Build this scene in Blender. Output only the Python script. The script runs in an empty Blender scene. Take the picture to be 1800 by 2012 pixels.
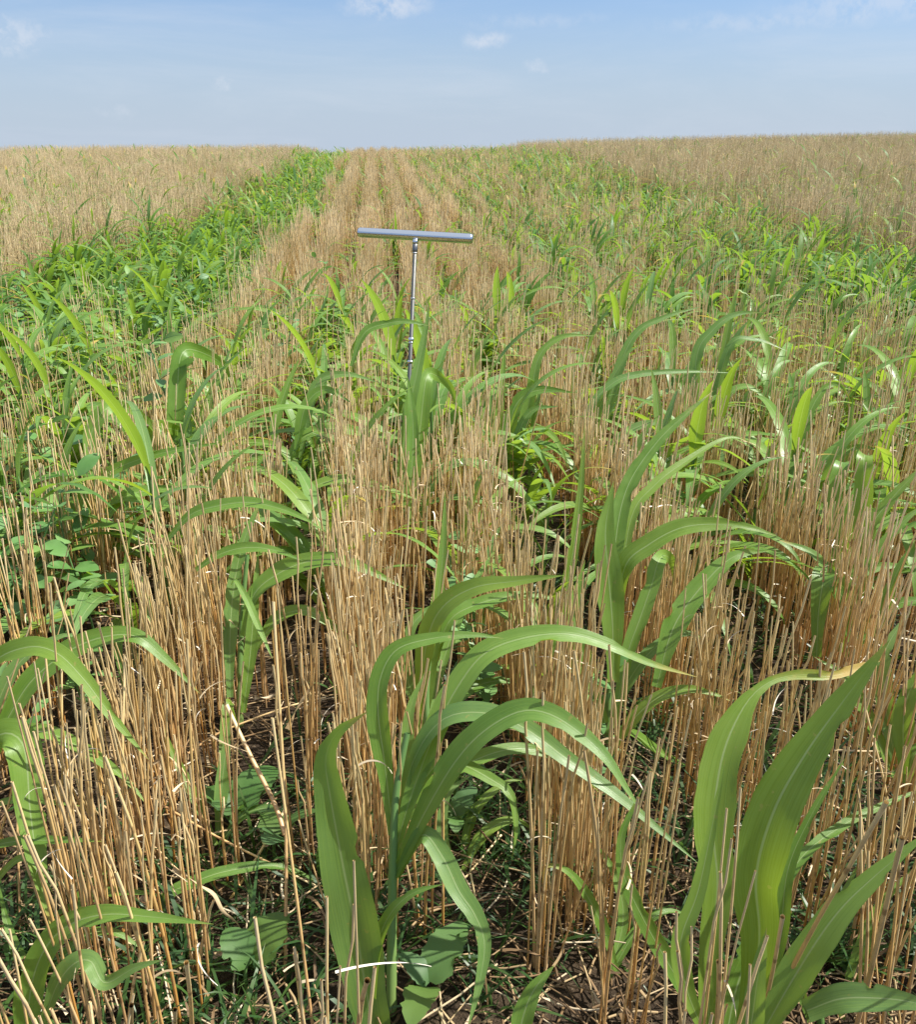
import bpy, math, random
import numpy as np
R = math.radians
random.seed(7); rng = np.random.default_rng(11)
S = bpy.context.scene
COL = S.collection

# ------------------------------------------------------------------ camera
CAM_H = 1.15; F = 1800.0; CX, CY = 900.0, 1006.0
PITCH = math.atan((1006 - 310) / 1800.0); YAW = R(4.89)
cd = bpy.data.cameras.new("camera"); cam = bpy.data.objects.new("camera", cd); COL.objects.link(cam)
cd.sensor_fit = 'HORIZONTAL'; cd.sensor_width = 36; cd.lens = 36.0; cd.clip_start = 0.02; cd.clip_end = 3000
cam.location = (0, 0, CAM_H); cam.rotation_euler = (math.pi / 2 - PITCH, 0, -YAW)
S.camera = cam
FWD_H = np.array([math.sin(YAW), math.cos(YAW), 0.0])
RIGHT = np.array([math.cos(YAW), -math.sin(YAW), 0.0])
FWD = FWD_H * math.cos(PITCH) + np.array([0, 0, -math.sin(PITCH)])
UP = FWD_H * math.sin(PITCH) + np.array([0, 0, math.cos(PITCH)])
CAMP = np.array([0, 0, CAM_H])

def unp(px, py, z):
    return CAMP + z * (FWD + RIGHT * (px - CX) / F - UP * (py - CY) / F)
def on_ground(px, py):
    d = FWD + RIGHT * (px - CX) / F - UP * (py - CY) / F
    t = -CAM_H / d[2]
    return CAMP + d * t, t
def to_px(P):
    q = np.asarray(P) - CAMP
    z = q @ FWD
    return CX + F * (q @ RIGHT) / z, CY - F * (q @ UP) / z, z

# ------------------------------------------------------------------ light
SUN_AZ = math.pi / 2 - (YAW + R(84))      # angle from +X, counter-clockwise; the sun stands to the right of the view
SUN_EL = R(54)
sdir = np.array([math.cos(SUN_AZ) * math.cos(SUN_EL), math.sin(SUN_AZ) * math.cos(SUN_EL), math.sin(SUN_EL)])
sl = bpy.data.lights.new("sun", 'SUN'); sl.energy = 5.0; sl.angle = R(0.53); sl.color = (1.0, 0.955, 0.88)
so = bpy.data.objects.new("sun", sl); COL.objects.link(so)
from mathutils import Vector
so.rotation_euler = Vector(sdir).to_track_quat('Z', 'Y').to_euler()
so.location = (6, 3, 12)

S.view_settings.view_transform = 'Standard'; S.view_settings.look = 'None'
S.view_settings.exposure = 0.89; S.view_settings.gamma = 1
S.cycles.max_bounces = 8; S.cycles.transmission_bounces = 6; S.cycles.diffuse_bounces = 4; S.cycles.glossy_bounces = 3
S.cycles.use_denoising = True

W = bpy.data.worlds.new("World"); S.world = W; W.use_nodes = True
nt = W.node_tree; nt.nodes.clear()
def nd(t, typ, **kw):
    n = t.nodes.new(typ)
    for k, v in kw.items(): setattr(n, k, v)
    return n
def link(t, a, b): t.links.new(a, b)
out = nd(nt, 'ShaderNodeOutputWorld'); bg = nd(nt, 'ShaderNodeBackground')
sky = nd(nt, 'ShaderNodeTexSky', sky_type='NISHITA', sun_disc=False)
sky.sun_elevation = SUN_EL; sky.sun_rotation = math.pi / 2 - SUN_AZ
sky.altitude = 300; sky.air_density = 1.0; sky.dust_density = 1.2; sky.ozone_density = 2.2
SKY_STR = 0.07
bg.inputs[1].default_value = SKY_STR
tc = nd(nt, 'ShaderNodeTexCoord')
def vmath(t, op, a, b=None):
    n = nd(t, 'ShaderNodeVectorMath', operation=op)
    for i, v in enumerate((a, b)):
        if v is None: continue
        if isinstance(v, (tuple, list, np.ndarray)): n.inputs[i].default_value = tuple(float(x) for x in v)
        else: link(t, v, n.inputs[i])
    return n.outputs['Value'] if op in ('LENGTH', 'DISTANCE', 'DOT_PRODUCT') else n.outputs[0]
def fmath(t, op, a, b=None, c=None, clamp=False):
    n = nd(t, 'ShaderNodeMath', operation=op); n.use_clamp = clamp
    for i, v in enumerate((a, b, c)):
        if v is None: continue
        if isinstance(v, (int, float)): n.inputs[i].default_value = v
        else: link(t, v, n.inputs[i])
    return n.outputs[0]
def mrange(t, v, a, b, c=0.0, d=1.0, smooth=True):
    n = nd(t, 'ShaderNodeMapRange'); n.interpolation_type = 'SMOOTHSTEP' if smooth else 'LINEAR'
    link(t, v, n.inputs[0])
    for i, x in zip((1, 2, 3, 4), (a, b, c, d)): n.inputs[i].default_value = x
    return n.outputs[0]
def mixc(t, fac, a, b, mode='MIX'):
    n = nd(t, 'ShaderNodeMix', data_type='RGBA'); n.blend_type = mode
    for i, v in ((0, fac), (6, a), (7, b)):
        if isinstance(v, (int, float)): n.inputs[i].default_value = v
        elif isinstance(v, tuple): n.inputs[i].default_value = v if len(v) == 4 else v + (1,)
        else: link(t, v, n.inputs[i])
    return n.outputs[2]
def noise(t, vec, scale, detail=4, rough=0.55, dist=0.0):
    n = nd(t, 'ShaderNodeTexNoise'); n.inputs['Scale'].default_value = scale; n.inputs['Detail'].default_value = detail
    n.inputs['Roughness'].default_value = rough; n.inputs['Distortion'].default_value = dist
    if vec is not None: link(t, vec, n.inputs['Vector'])
    return n
g = tc.outputs['Generated']
wob = noise(nt, g, 22, 5, 0.6)
wobv = vmath(nt, 'SCALE', vmath(nt, 'SUBTRACT', wob.outputs['Color'], (0.5, 0.5, 0.5)))
wobv.node.inputs['Scale'].default_value = 0.035
gw = vmath(nt, 'ADD', g, wobv)
cl = None
for (px, py, a, b, s) in [(760, 12, 75, 20, .8), (25, 75, 62, 22, .75), (955, 77, 34, 13, .75), (1050, 135, 20, 9, .5),
                          (437, 173, 26, 10, .45), (228, 219, 28, 8, .35), (1720, 10, 150, 26, .5), (1500, 48, 190, 14, .35), (1050, 40, 120, 10, .25), (520, 110, 90, 10, .12)]:
    d = FWD + RIGHT * (px - CX) / F - UP * (py - CY) / F; d /= np.linalg.norm(d)
    k = (F / a * .93, F / a * .93, F / b * .85)
    v = vmath(nt, 'MULTIPLY', vmath(nt, 'SUBTRACT', gw, d), k)
    m = mrange(nt, vmath(nt, 'LENGTH', v), 1.4, 0.1, 0.0, s * .85)
    cl = m if cl is None else fmath(nt, 'MAXIMUM', cl, m)
fine = noise(nt, g, 60, 6, 0.65)
cl = fmath(nt, 'MULTIPLY', cl, mrange(nt, fine.outputs[0], 0.3, 0.62))
# thin high veil
sv = vmath(nt, 'MULTIPLY', g, (1.2, 1.2, 7.0))
veil = noise(nt, sv, 3.0, 7, 0.62, 0.6)
vf = mrange(nt, veil.outputs[0], 0.42, 0.8, 0.0, 0.25)
tot = fmath(nt, 'MAXIMUM', cl, vf)
sx = nd(nt, 'ShaderNodeSeparateXYZ'); link(nt, g, sx.inputs[0])
low = mrange(nt, sx.outputs[2], 0.22, 0.0, 0.0, 0.92)
skyb = mixc(nt, 1.0, sky.outputs[0], (.74, .93, 1.16), 'MULTIPLY')
skyc = mixc(nt, low, skyb, (4.05, 4.75, 5.75))
high = mrange(nt, sx.outputs[2], 0.24, 0.6, 0.0, 0.75)
skyc = mixc(nt, high, skyc, (6.8, 7.6, 8.7))
skyc = mixc(nt, tot, skyc, (5.7, 6.1, 6.8))
link(nt, skyc, bg.inputs[0]); link(nt, bg.outputs[0], out.inputs[0])

# ------------------------------------------------------------------ helpers
def sstep(a, b, x):
    t = np.clip((np.asarray(x, float) - a) / (b - a), 0, 1); return t * t * (3 - 2 * t)
def H(x, y):
    x = np.asarray(x, float); y = np.asarray(y, float)
    rise = sstep(4, 31, y)
    h = rise * (0.90 + 0.020 * np.maximum(x, 0) + 0.006 * np.minimum(x, 0))
    side = sstep(5, 40, np.abs(x)) * np.where(x > 0, 0.5, 0.1) * (1 - rise) + .16 * sstep(3.5, 11, x) * (1 - rise) * sstep(2, 7, y)
    drop = np.maximum(y - 31, 0)
    return h + side - drop * drop * 0.0016 / (1 + drop * 0.02)

def mk_mesh(name, V, Q, attrs, mat):
    V = np.ascontiguousarray(V, np.float32); Q = np.ascontiguousarray(Q, np.int32)
    me = bpy.data.meshes.new(name)
    me.vertices.add(len(V)); me.vertices.foreach_set('co', V.ravel())
    me.loops.add(Q.size); me.loops.foreach_set('vertex_index', Q.ravel())
    me.polygons.add(len(Q)); me.polygons.foreach_set('loop_start', np.arange(0, Q.size, 4, dtype=np.int32))
    me.polygons.foreach_set('use_smooth', np.ones(len(Q), bool))
    me.update(calc_edges=True)
    for k, a in attrs.items():
        at = me.attributes.new(k, 'FLOAT', 'POINT'); at.data.foreach_set('value', np.ascontiguousarray(a, np.float32))
    me.materials.append(mat)
    return me
def link_obj(name, me, parent=None, loc=(0, 0, 0)):
    o = bpy.data.objects.new(name, me); COL.objects.link(o); o.location = loc
    if parent is not None: o.parent = parent
    return o
def tag(o, label=None, cat=None, group=None, kind=None):
    if label: o['label'] = label
    if cat: o['category'] = cat
    if group: o['group'] = group
    if kind: o['kind'] = kind
    return o
def empty(name, loc, label=None, cat=None, group=None):
    o = bpy.data.objects.new(name, None); COL.objects.link(o); o.location = loc; o.empty_display_size = .05
    return tag(o, label, cat, group)

def catmull(P, n):
    P = np.asarray(P, float)
    if len(P) < 3:
        t = np.linspace(0, 1, n)[:, None]; return P[0] * (1 - t) + P[-1] * t
    E = np.vstack([2 * P[0] - P[1], P, 2 * P[-1] - P[-2]])
    out = []
    seg = np.linalg.norm(np.diff(P, axis=0), axis=1); cum = np.concatenate([[0], np.cumsum(seg)]); cum /= cum[-1]
    for s in np.linspace(0, 1, n):
        i = min(np.searchsorted(cum, s, side='right') - 1, len(P) - 2); u = (s - cum[i]) / max(cum[i + 1] - cum[i], 1e-9)
        a, b, c, d = E[i], E[i + 1], E[i + 2], E[i + 3]
        out.append(.5 * (2 * b + (c - a) * u + (2 * a - 5 * b + 4 * c - d) * u * u + (3 * b - a - 3 * c + d) * u ** 3))
    return np.array(out)
def nrm(v): return v / np.maximum(np.linalg.norm(v, axis=-1, keepdims=True), 1e-9)

def tube(P, rad, sides=6, closed=False):
    P = np.asarray(P, float); n = len(P); rad = np.broadcast_to(np.asarray(rad, float), (n,))
    T = nrm(np.gradient(P, axis=0))
    ref = np.array([1.0, 0.02, 0.03]) if abs(T[0][0]) < .8 else np.array([0, 1.0, 0.05])
    A = nrm(np.cross(T, ref)); B = np.cross(T, A)
    a = np.arange(sides) * 2 * math.pi / sides
    V = P[:, None] + rad[:, None, None] * (A[:, None] * np.cos(a)[None, :, None] + B[:, None] * np.sin(a)[None, :, None])
    V = V.reshape(-1, 3)
    lv = np.repeat(np.linspace(0, 1, n), sides); lu = np.tile(a / (2 * math.pi) * 2 - 1, n)
    i = np.arange(n - 1)[:, None] * sides; j = np.arange(sides)[None]; j2 = (j + 1) % sides
    Q = np.stack([i + j, i + j2, i + sides + j2, i + sides + j], -1).reshape(-1, 4)
    return V, Q, lu, lv
def ribbon(P, Wv, hw, cols=5, fold=0.25, ripple=0.0, rseed=0.0):
    """a leaf blade: midrib P, unit width vectors Wv, half widths hw; a channel along the midrib, wavy edges"""
    n = len(P); T = nrm(np.gradient(P, axis=0)); Wv = nrm(Wv - (Wv * T).sum(1, keepdims=True) * T)
    N = np.cross(T, Wv)
    u = np.linspace(-1, 1, cols)
    t = np.linspace(0, 1, n)
    foldv = fold * (1 - .5 * t)
    lift = foldv[:, None] * np.abs(u)[None] ** 1.4
    if ripple:
        lift = lift + ripple * np.abs(u)[None] ** 2 * np.sin(t[:, None] * (15 + 4 * math.sin(rseed)) + rseed + np.sign(u)[None] * 1.3)
    ue = np.repeat(u[None], n, 0)
    if cols >= 5:
        for c_ in (0, cols - 1):                                     # uneven, here and there nibbled margins
            nz_ = np.convolve(rng.normal(0, 1, n + 4), np.ones(5) / 5, 'valid') * .07
            if cols >= 7 and rng.random() < .6:
                q_ = rng.integers(n // 4, n - 3); nz_[q_:q_ + 2] -= rng.uniform(.15, .38)
            ue[:, c_] *= np.clip(1 + nz_, .55, 1.12)
    V = P[:, None] + hw[:, None, None] * (Wv[:, None] * ue[:, :, None] + N[:, None] * lift[:, :, None])
    i = np.arange(n - 1)[:, None] * cols; j = np.arange(cols - 1)[None]
    Q = np.stack([i + j, i + j + 1, i + cols + j + 1, i + cols + j], -1).reshape(-1, 4)
    return V.reshape(-1, 3), Q, np.tile(u, n), np.repeat(t, cols)
def leaf_profile(t, base=.5, peak=.38, tip=1.0):
    a = base + (1 - base) * sstep(0, peak, t)
    b = np.clip(1 - ((t - peak * .8) / (1.0 - peak * .8)).clip(0, 1) ** 1.75, 0, 1) ** 1.0
    return np.maximum(a * b, 0.012)

class Bag:
    def __init__(s): s.V = []; s.Q = []; s.lu = []; s.lv = []; s.rnd = []; s.dry = []; s.n = 0
    def add(s, geo, rnd=0.5, dry=0.0):
        V, Q, lu, lv = geo
        s.V.append(V); s.Q.append(Q + s.n); s.lu.append(lu); s.lv.append(lv)
        s.rnd.append(np.full(len(V), rnd)); s.dry.append(np.full(len(V), dry)); s.n += len(V); return s
    def arr(s):
        return (np.concatenate(s.V), np.concatenate(s.Q), dict(lu=np.concatenate(s.lu), lv=np.concatenate(s.lv), rnd=np.concatenate(s.rnd), dry=np.concatenate(s.dry)))
    def mesh(s, name, mat):
        V, Q, at = s.arr(); return mk_mesh(name, V, Q, at, mat)
def scatter(name, protos, which, pos, rot, scl, lean, mat, jit=0.5):
    """many copies of the prototype shapes in ONE mesh"""
    Vs = []; Qs = []; A = {k: [] for k in ('lu', 'lv', 'rnd', 'dry')}; off = 0
    for pi, (V, Q, at) in enumerate(protos):
        idx = np.nonzero(which == pi)[0]
        if not len(idx): continue
        c, s_ = np.cos(rot[idx])[:, None], np.sin(rot[idx])[:, None]
        x = V[None, :, 0] * c - V[None, :, 1] * s_; y = V[None, :, 0] * s_ + V[None, :, 1] * c
        z = np.repeat(V[None, :, 2], len(idx), 0)
        x = x * scl[idx, 0:1] + lean[idx, 0:1] * z; y = y * scl[idx, 0:1] + lean[idx, 1:2] * z; z = z * scl[idx, 1:2]
        P = np.stack([x, y, z], -1) + pos[idx][:, None]
        Vs.append(P.reshape(-1, 3)); m = len(V)
        Qs.append((Q[None] + (np.arange(len(idx)) * m)[:, None, None] + off).reshape(-1, 4)); off += m * len(idx)
        r = (at['rnd'][None] + rng.random((len(idx), 1)) * jit) % 1.0
        A['rnd'].append(r.ravel())
        for k in ('lu', 'lv', 'dry'): A[k].append(np.tile(at[k], len(idx)))
    return mk_mesh(name, np.concatenate(Vs), np.concatenate(Qs), {k: np.concatenate(v) for k, v in A.items()}, mat)

# ------------------------------------------------------------------ materials
def new_mat(name):
    m = bpy.data.materials.new(name); m.use_nodes = True; t = m.node_tree; t.nodes.clear()
    return m, t, nd(t, 'ShaderNodeOutputMaterial')
def attr(t, n):
    a = nd(t, 'ShaderNodeAttribute'); a.attribute_name = n; return a.outputs['Fac']
def ramp(t, fac, stops):
    n = nd(t, 'ShaderNodeValToRGB'); cr = n.color_ramp
    while len(cr.elements) < len(stops): cr.elements.new(.5)
    for e, (p, c) in zip(cr.elements, stops): e.position = p; e.color = c + (1,)
    link(t, fac, n.inputs[0]); return n.outputs[0]
def total_rnd(t, k=1.0):
    oi = nd(t, 'ShaderNodeObjectInfo')
    return fmath(t, 'FRACT', fmath(t, 'ADD', attr(t, 'rnd'), fmath(t, 'MULTIPLY', oi.outputs['Random'], k)))
def principled(t, col, rough, spec=.5, metal=0.0):
    p = nd(t, 'ShaderNodeBsdfPrincipled')
    if isinstance(col, tuple): p.inputs['Base Color'].default_value = col + (1,)
    else: link(t, col, p.inputs['Base Color'])
    if isinstance(rough, (int, float)): p.inputs['Roughness'].default_value = rough
    else: link(t, rough, p.inputs['Roughness'])
    p.inputs['Specular IOR Level'].default_value = spec; p.inputs['Metallic'].default_value = metal
    return p
def leaf_material(name, dark, mid, light, trans, rib, drycol=(.50, .36, .08), veins=True, tr=.44, rough=.40, spec=.5):
    m, t, o = new_mat(name)
    lu, lv, dry = attr(t, 'lu'), attr(t, 'lv'), attr(t, 'dry'); r = total_rnd(t)
    base = ramp(t, r, [(0, dark), (.5, mid), (1, light)])
    geo = nd(t, 'ShaderNodeNewGeometry')
    nz = noise(t, geo.outputs['Position'], 26, 3)
    base = mixc(t, mrange(t, nz.outputs[0], .35, .7, 0, .35), base, light)
    r3 = fmath(t, 'FRACT', fmath(t, 'MULTIPLY', r, 5.7))
    base = mixc(t, mrange(t, r3, .55, 1, 0, .55), base, (mid[0] * 1.05, mid[1] * .92, mid[1] * .42))
    base = mixc(t, mrange(t, r3, .35, 0, 0, .5), base, (mid[0] * 1.7, mid[1] * 1.12, mid[2] * .7))
    au = fmath(t, 'ABSOLUTE', lu)
    if veins:
        cx = nd(t, 'ShaderNodeCombineXYZ'); link(t, fmath(t, 'MULTIPLY', lu, 16.0), cx.inputs[0]); link(t, fmath(t, 'MULTIPLY', lv, 2.5), cx.inputs[1]); link(t, fmath(t, 'MULTIPLY', r, 40.0), cx.inputs[2])
        wv = noise(t, cx.outputs[0], 1.0, 4, .65)
        base = mixc(t, mrange(t, wv.outputs[0], .40, .68, 0, .6), base, light)
        base = mixc(t, mrange(t, wv.outputs[0], .48, .28, 0, .6), base, dark)
        sp = noise(t, geo.outputs['Position'], 75, 2)
        base = mixc(t, mrange(t, sp.outputs[0], .69, .75, 0, .6), base, (.34, .30, .09))
        ribf = fmath(t, 'MULTIPLY', mrange(t, au, .075, .02), mrange(t, lv, 1.0, .7, 0, 1))
        base = mixc(t, fmath(t, 'MULTIPLY', ribf, .75), base, rib)
    # ageing: tip and margins dry out
    age = fmath(t, 'ADD', fmath(t, 'ADD', lv, fmath(t, 'MULTIPLY', dry, 1.0)), fmath(t, 'MULTIPLY', fmath(t, 'SUBTRACT', nz.outputs[0], .5), .45))
    agef = mrange(t, age, .98, 1.22)
    base = mixc(t, agef, base, drycol)
    p = principled(t, base, mrange(t, nz.outputs[0], .3, .7, rough - .08, rough + .12), spec)
    tl = nd(t, 'ShaderNodeBsdfTranslucent')
    tcx = mixc(t, agef, mixc(t, .35, trans, base), drycol)
    link(t, tcx, tl.inputs[0])
    mx = nd(t, 'ShaderNodeMixShader'); mx.inputs[0].default_value = tr
    link(t, p.outputs[0], mx.inputs[1]); link(t, tl.outputs[0], mx.inputs[2])
    if veins:
        bp = nd(t, 'ShaderNodeBump'); bp.inputs['Strength'].default_value = .35; bp.inputs['Distance'].default_value = .0012
        link(t, wv.outputs[0], bp.inputs['Height']); link(t, bp.outputs[0], p.inputs['Normal'])
    link(t, mx.outputs[0], o.inputs[0]); return m
M_LEAF = leaf_material("sorghum_leaf", (.078, .18, .024), (.13, .265, .036), (.20, .335, .065), (.40, .56, .03), (.36, .46, .20))
M_LEAF_FAR = leaf_material("sorghum_leaf_distant", (.055, .15, .020), (.095, .215, .034), (.19, .30, .070), (.34, .52, .03), (.30, .42, .18), veins=False, spec=.25, rough=.5)
M_PEA = leaf_material("pea_leaf", (.075, .19, .042), (.11, .245, .06), (.17, .31, .10), (.24, .42, .08), (.24, .38, .18), veins=False, tr=.3, rough=.5)
M_WEED = leaf_material("weed_leaf", (.06, .15, .03), (.08, .18, .04), (.12, .23, .06), (.22, .40, .04), (.30, .42, .18), veins=False, rough=.55)
M_GRASS = leaf_material("grass_blade", (.028, .085, .022), (.04, .105, .025), (.07, .14, .03), (.14, .28, .04), (.2, .3, .1), veins=False)
def stalk_material(name, base, mid, top, node=(.16, .08, .03)):
    m, t, o = new_mat(name)
    lv, lu = attr(t, 'lv'), attr(t, 'lu'); r = total_rnd(t)
    geo = nd(t, 'ShaderNodeNewGeometry')
    mp = vmath(t, 'MULTIPLY', geo.outputs['Position'], (900, 900, 14))
    st = noise(t, mp, 1.0, 3)
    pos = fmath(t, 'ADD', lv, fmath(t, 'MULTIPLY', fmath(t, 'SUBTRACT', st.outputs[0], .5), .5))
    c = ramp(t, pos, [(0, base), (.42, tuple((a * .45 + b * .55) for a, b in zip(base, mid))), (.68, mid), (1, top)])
    c = mixc(t, mrange(t, r, 0, 1, 0, .55, False), c, (.60, .47, .30))                 # weathered greyer straws
    r2 = fmath(t, 'FRACT', fmath(t, 'MULTIPLY', r, 7.3))
    c = mixc(t, mrange(t, r2, .6, 1, 0, .5), c, (.30, .17, .075))                      # stained darker straws
    c = mixc(t, mrange(t, st.outputs[0], .52, .75, 0, .55), c, (.20, .10, .035))
    bl = noise(t, vmath(t, 'MULTIPLY', geo.outputs['Position'], (60, 60, 25)), 1.0, 4)
    c = mixc(t, mrange(t, bl.outputs[0], .55, .7, 0, .5), c, (.26, .16, .08))
    big = noise(t, geo.outputs['Position'], .8, 3)
    c = mixc(t, mrange(t, big.outputs[0], .42, .68, 0, .45), c, (.40, .29, .10))
    # joints
    for at_ in (.36, .74):
        dn = fmath(t, 'ABSOLUTE', fmath(t, 'SUBTRACT', fmath(t, 'ADD', lv, fmath(t, 'MULTIPLY', r, .12)), at_ + .04))
        c = mixc(t, mrange(t, dn, .016, .006, 0, .7), c, node)
    p = principled(t, c, .42, .5)
    link(t, p.outputs[0], o.inputs[0]); return m
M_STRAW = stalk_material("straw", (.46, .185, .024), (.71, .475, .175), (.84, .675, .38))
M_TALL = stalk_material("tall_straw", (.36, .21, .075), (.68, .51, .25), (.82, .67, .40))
M_STEM = None
def stem_material():
    m, t, o = new_mat("green_stem"); lv = attr(t, 'lv'); r = total_rnd(t)
    c = ramp(t, lv, [(0, (.20, .26, .07)), (.4, (.11, .21, .05)), (1, (.09, .19, .05))])
    c = mixc(t, mrange(t, r, 0, 1, 0, .3, False), c, (.16, .26, .10))
    p = principled(t, c, .45, .4); link(t, p.outputs[0], o.inputs[0]); return m
M_STEM = stem_material()
def litter_material():
    m, t, o = new_mat("dry_litter"); r = total_rnd(t)
    c = ramp(t, r, [(0, (.08, .05, .026)), (.5, (.20, .125, .06)), (.82, (.38, .28, .15)), (1, (.55, .46, .32))])
    p = principled(t, c, .7, .25); link(t, p.outputs[0], o.inputs[0]); return m
M_LITTER = litter_material()
def shred_material():
    m, t, o = new_mat("bleached_leaf"); r = total_rnd(t)
    c = ramp(t, r, [(0, (.40, .29, .15)), (.6, (.58, .47, .31)), (1, (.76, .71, .60))])
    p = principled(t, c, .65, .25); link(t, p.outputs[0], o.inputs[0]); return m
M_SHRED = shred_material()
def soil_material():
    m, t, o = new_mat("soil")
    geo = nd(t, 'ShaderNodeNewGeometry'); P = geo.outputs['Position']
    n1 = noise(t, P, 9, 6, .65); n2 = noise(t, P, 120, 4, .6)
    c = ramp(t, n1.outputs[0], [(.3, (.026, .018, .012)), (.55, (.055, .038, .023)), (.75, (.12, .085, .05))])
    c = mixc(t, mrange(t, n2.outputs[0], .55, .75, 0, .6), c, (.25, .19, .12))
    p = principled(t, c, .9, .15)
    bp = nd(t, 'ShaderNodeBump'); bp.inputs['Strength'].default_value = .8; bp.inputs['Distance'].default_value = .02
    link(t, n2.outputs[0], bp.inputs['Height']); link(t, bp.outputs[0], p.inputs['Normal'])
    link(t, p.outputs[0], o.inputs[0]); return m
def metal_material(name, col, rough, scratch=.12):
    m, t, o = new_mat(name); geo = nd(t, 'ShaderNodeNewGeometry')
    n = noise(t, vmath(t, 'MULTIPLY', geo.outputs['Position'], (40, 600, 600)), 1.0, 4)
    rr = mrange(t, n.outputs[0], .3, .7, rough - scratch / 2, rough + scratch, False)
    p = principled(t, col, rr, .5, 1.0); link(t, p.outputs[0], o.inputs[0]); return m
M_STEEL = metal_material("stainless_steel", (.66, .67, .69), .20, .03)
M_ROD = metal_material("dull_steel", (.16, .16, .15), .55)
M_KNURL = metal_material("dark_steel", (.22, .22, .22), .4)

# ------------------------------------------------------------------ ground
def build_ground():
    xs = np.concatenate([[-900, -400, -150, -80, -55], np.linspace(-40, 55, 191), [70, 90, 150, 400, 900]])
    ys = np.concatenate([[-400, -60, -10, -3], np.linspace(-1, 60, 245), [70, 90, 140, 260, 500, 1000]])
    X, Y = np.meshgrid(xs, ys)
    Z = H(X, Y)
    near = np.exp(-(X ** 2 + (Y - 2) ** 2) / 60)
    Z = Z + near * .010 * np.sin(X * 18 + .9) - .012 * near * np.sin(X * 7 + Y * 5)
    V = np.stack([X, Y, Z], -1).reshape(-1, 3); nx = len(xs); ny = len(ys)
    i = np.arange(ny - 1)[:, None] * nx; j = np.arange(nx - 1)[None]
    Q = np.stack([i + j, i + j + 1, i + nx + j + 1, i + nx + j], -1).reshape(-1, 4)
    o = link_obj("ground", mk_mesh("ground", V, Q, {}, soil_material())); tag(o, kind='structure')
build_ground()

# ------------------------------------------------------------------ the soil probe
def build_probe():
    base, _ = on_ground(788, 1120)
    zt = to_px(base)[2]
    top = unp(816.5, 466, zt - .02)
    L = unp(704, 457, zt + .02); Rr = unp(929, 470, zt - .045)
    root = empty("soil_probe", tuple(base), "steel T-handled soil probe standing upright in the stubble row", "soil probe")
    inv = base
    def part(name, P, rad, mat, sides=24, parent=root):
        b = Bag().add(tube(np.asarray(P) - inv, rad, sides)); return link_obj(name, b.mesh(name, mat), parent)
    ax = nrm(Rr - L); ln = np.linalg.norm(Rr - L); r = .0142
    s = np.array([0, .0003, .0035, .006, .02, ln / 2, ln - .02, ln - .006, ln - .0035, ln - .0003, ln])
    rr = np.array([.0001, r * .80, r * .93, r, r, r, r, r, r * .93, r * .80, .0001])
    part("handle", L + ax * s[:, None], rr, M_STEEL, 40)
    dn = nrm(base - top); ln2 = np.linalg.norm(base - top)
    off = r * .9
    def at(d): return top + dn * d
    def seg(name, d0, d1, rad, mat, bev=.001, parent=root):
        d = np.array([d0, d0 + .0001, d0 + bev, d1 - bev, d1 - .0001, d1]); q = np.array([.0001, rad * .85, rad, rad, rad * .85, .0001])
        return part(name, [at(x) for x in d], q, mat, 20, parent)
    col = seg("coupling", off * .6, off + .008, .0088, M_STEEL)
    seg("knurled_grip", off + .0085, off + .031, .0082, M_KNURL, .002)
    seg("rod", off + .031, ln2 + .05, .0058, M_ROD)
    seg("ring", off + .033, off + .037, .0070, M_STEEL)
    seg("ring", .180, .1845, .0072, M_STEEL)
    seg("ring", .310, .316, .0066, M_STEEL)
    seg("stop_collar", .298, .309, .0085, M_STEEL, .003)
    seg("stop_collar", .366, .374, .0090, M_STEEL, .003)
build_probe()

# ------------------------------------------------------------------ zones of the field (X across the rows, Y along them)
ROW0, ROWD = -0.08, 0.36
def zone(x, y):
    """0 open stubble rows, 1 dense green strip, 2 mixed green and stubble, 3 tall stubble"""
    x = np.asarray(x) + .12 * np.sin(np.asarray(y) * .9) + .06 * np.sin(np.asarray(y) * 2.3 + 1)
    z = np.zeros(x.shape, int)
    e0 = -2.8 + .75 * sstep(4, 16, y); e1 = -1.02 + .30 * sstep(4, 14, y)
    z = np.where((x < e1) & (x > e0), 1, z)
    z = np.where(x <= e0, 3, z)
    z = np.where((x > 1.3 - .45 * sstep(4, 12, y)) & (x < 4.7), 2, z)
    z = np.where((x >= 4.7) & (x < 7.0), 3, z)
    z = np.where((x >= 7.0) & (x < 9.0), 3, z)
    z = np.where(x >= 9.0, 3, z)
    z = np.where((x < -11.5) & (x > -13.5) & (np.asarray(y) > 14), 2, z)
    return z
def in_view(x, y, z, m=60):
    P = np.stack([x, y, z], -1); q = P - CAMP; d = q @ FWD; d = np.where(d < .05, .05, d)
    px = CX + F * (q @ RIGHT) / d; py = CY - F * (q @ UP) / d
    return (px > -m) & (px < 1800 + m) & (py < 2012 + m) & (d > .1), px, py, d
def vnoise(x, y, s, seed=0.0):
    return .5 + .25 * np.sin(x * s * 1.3 + seed + 1.7 * np.sin(y * s * .7 + seed)) + .25 * np.sin(y * s * 1.1 + 2.1 * seed + 1.3 * np.sin(x * s + seed * 3))

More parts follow.
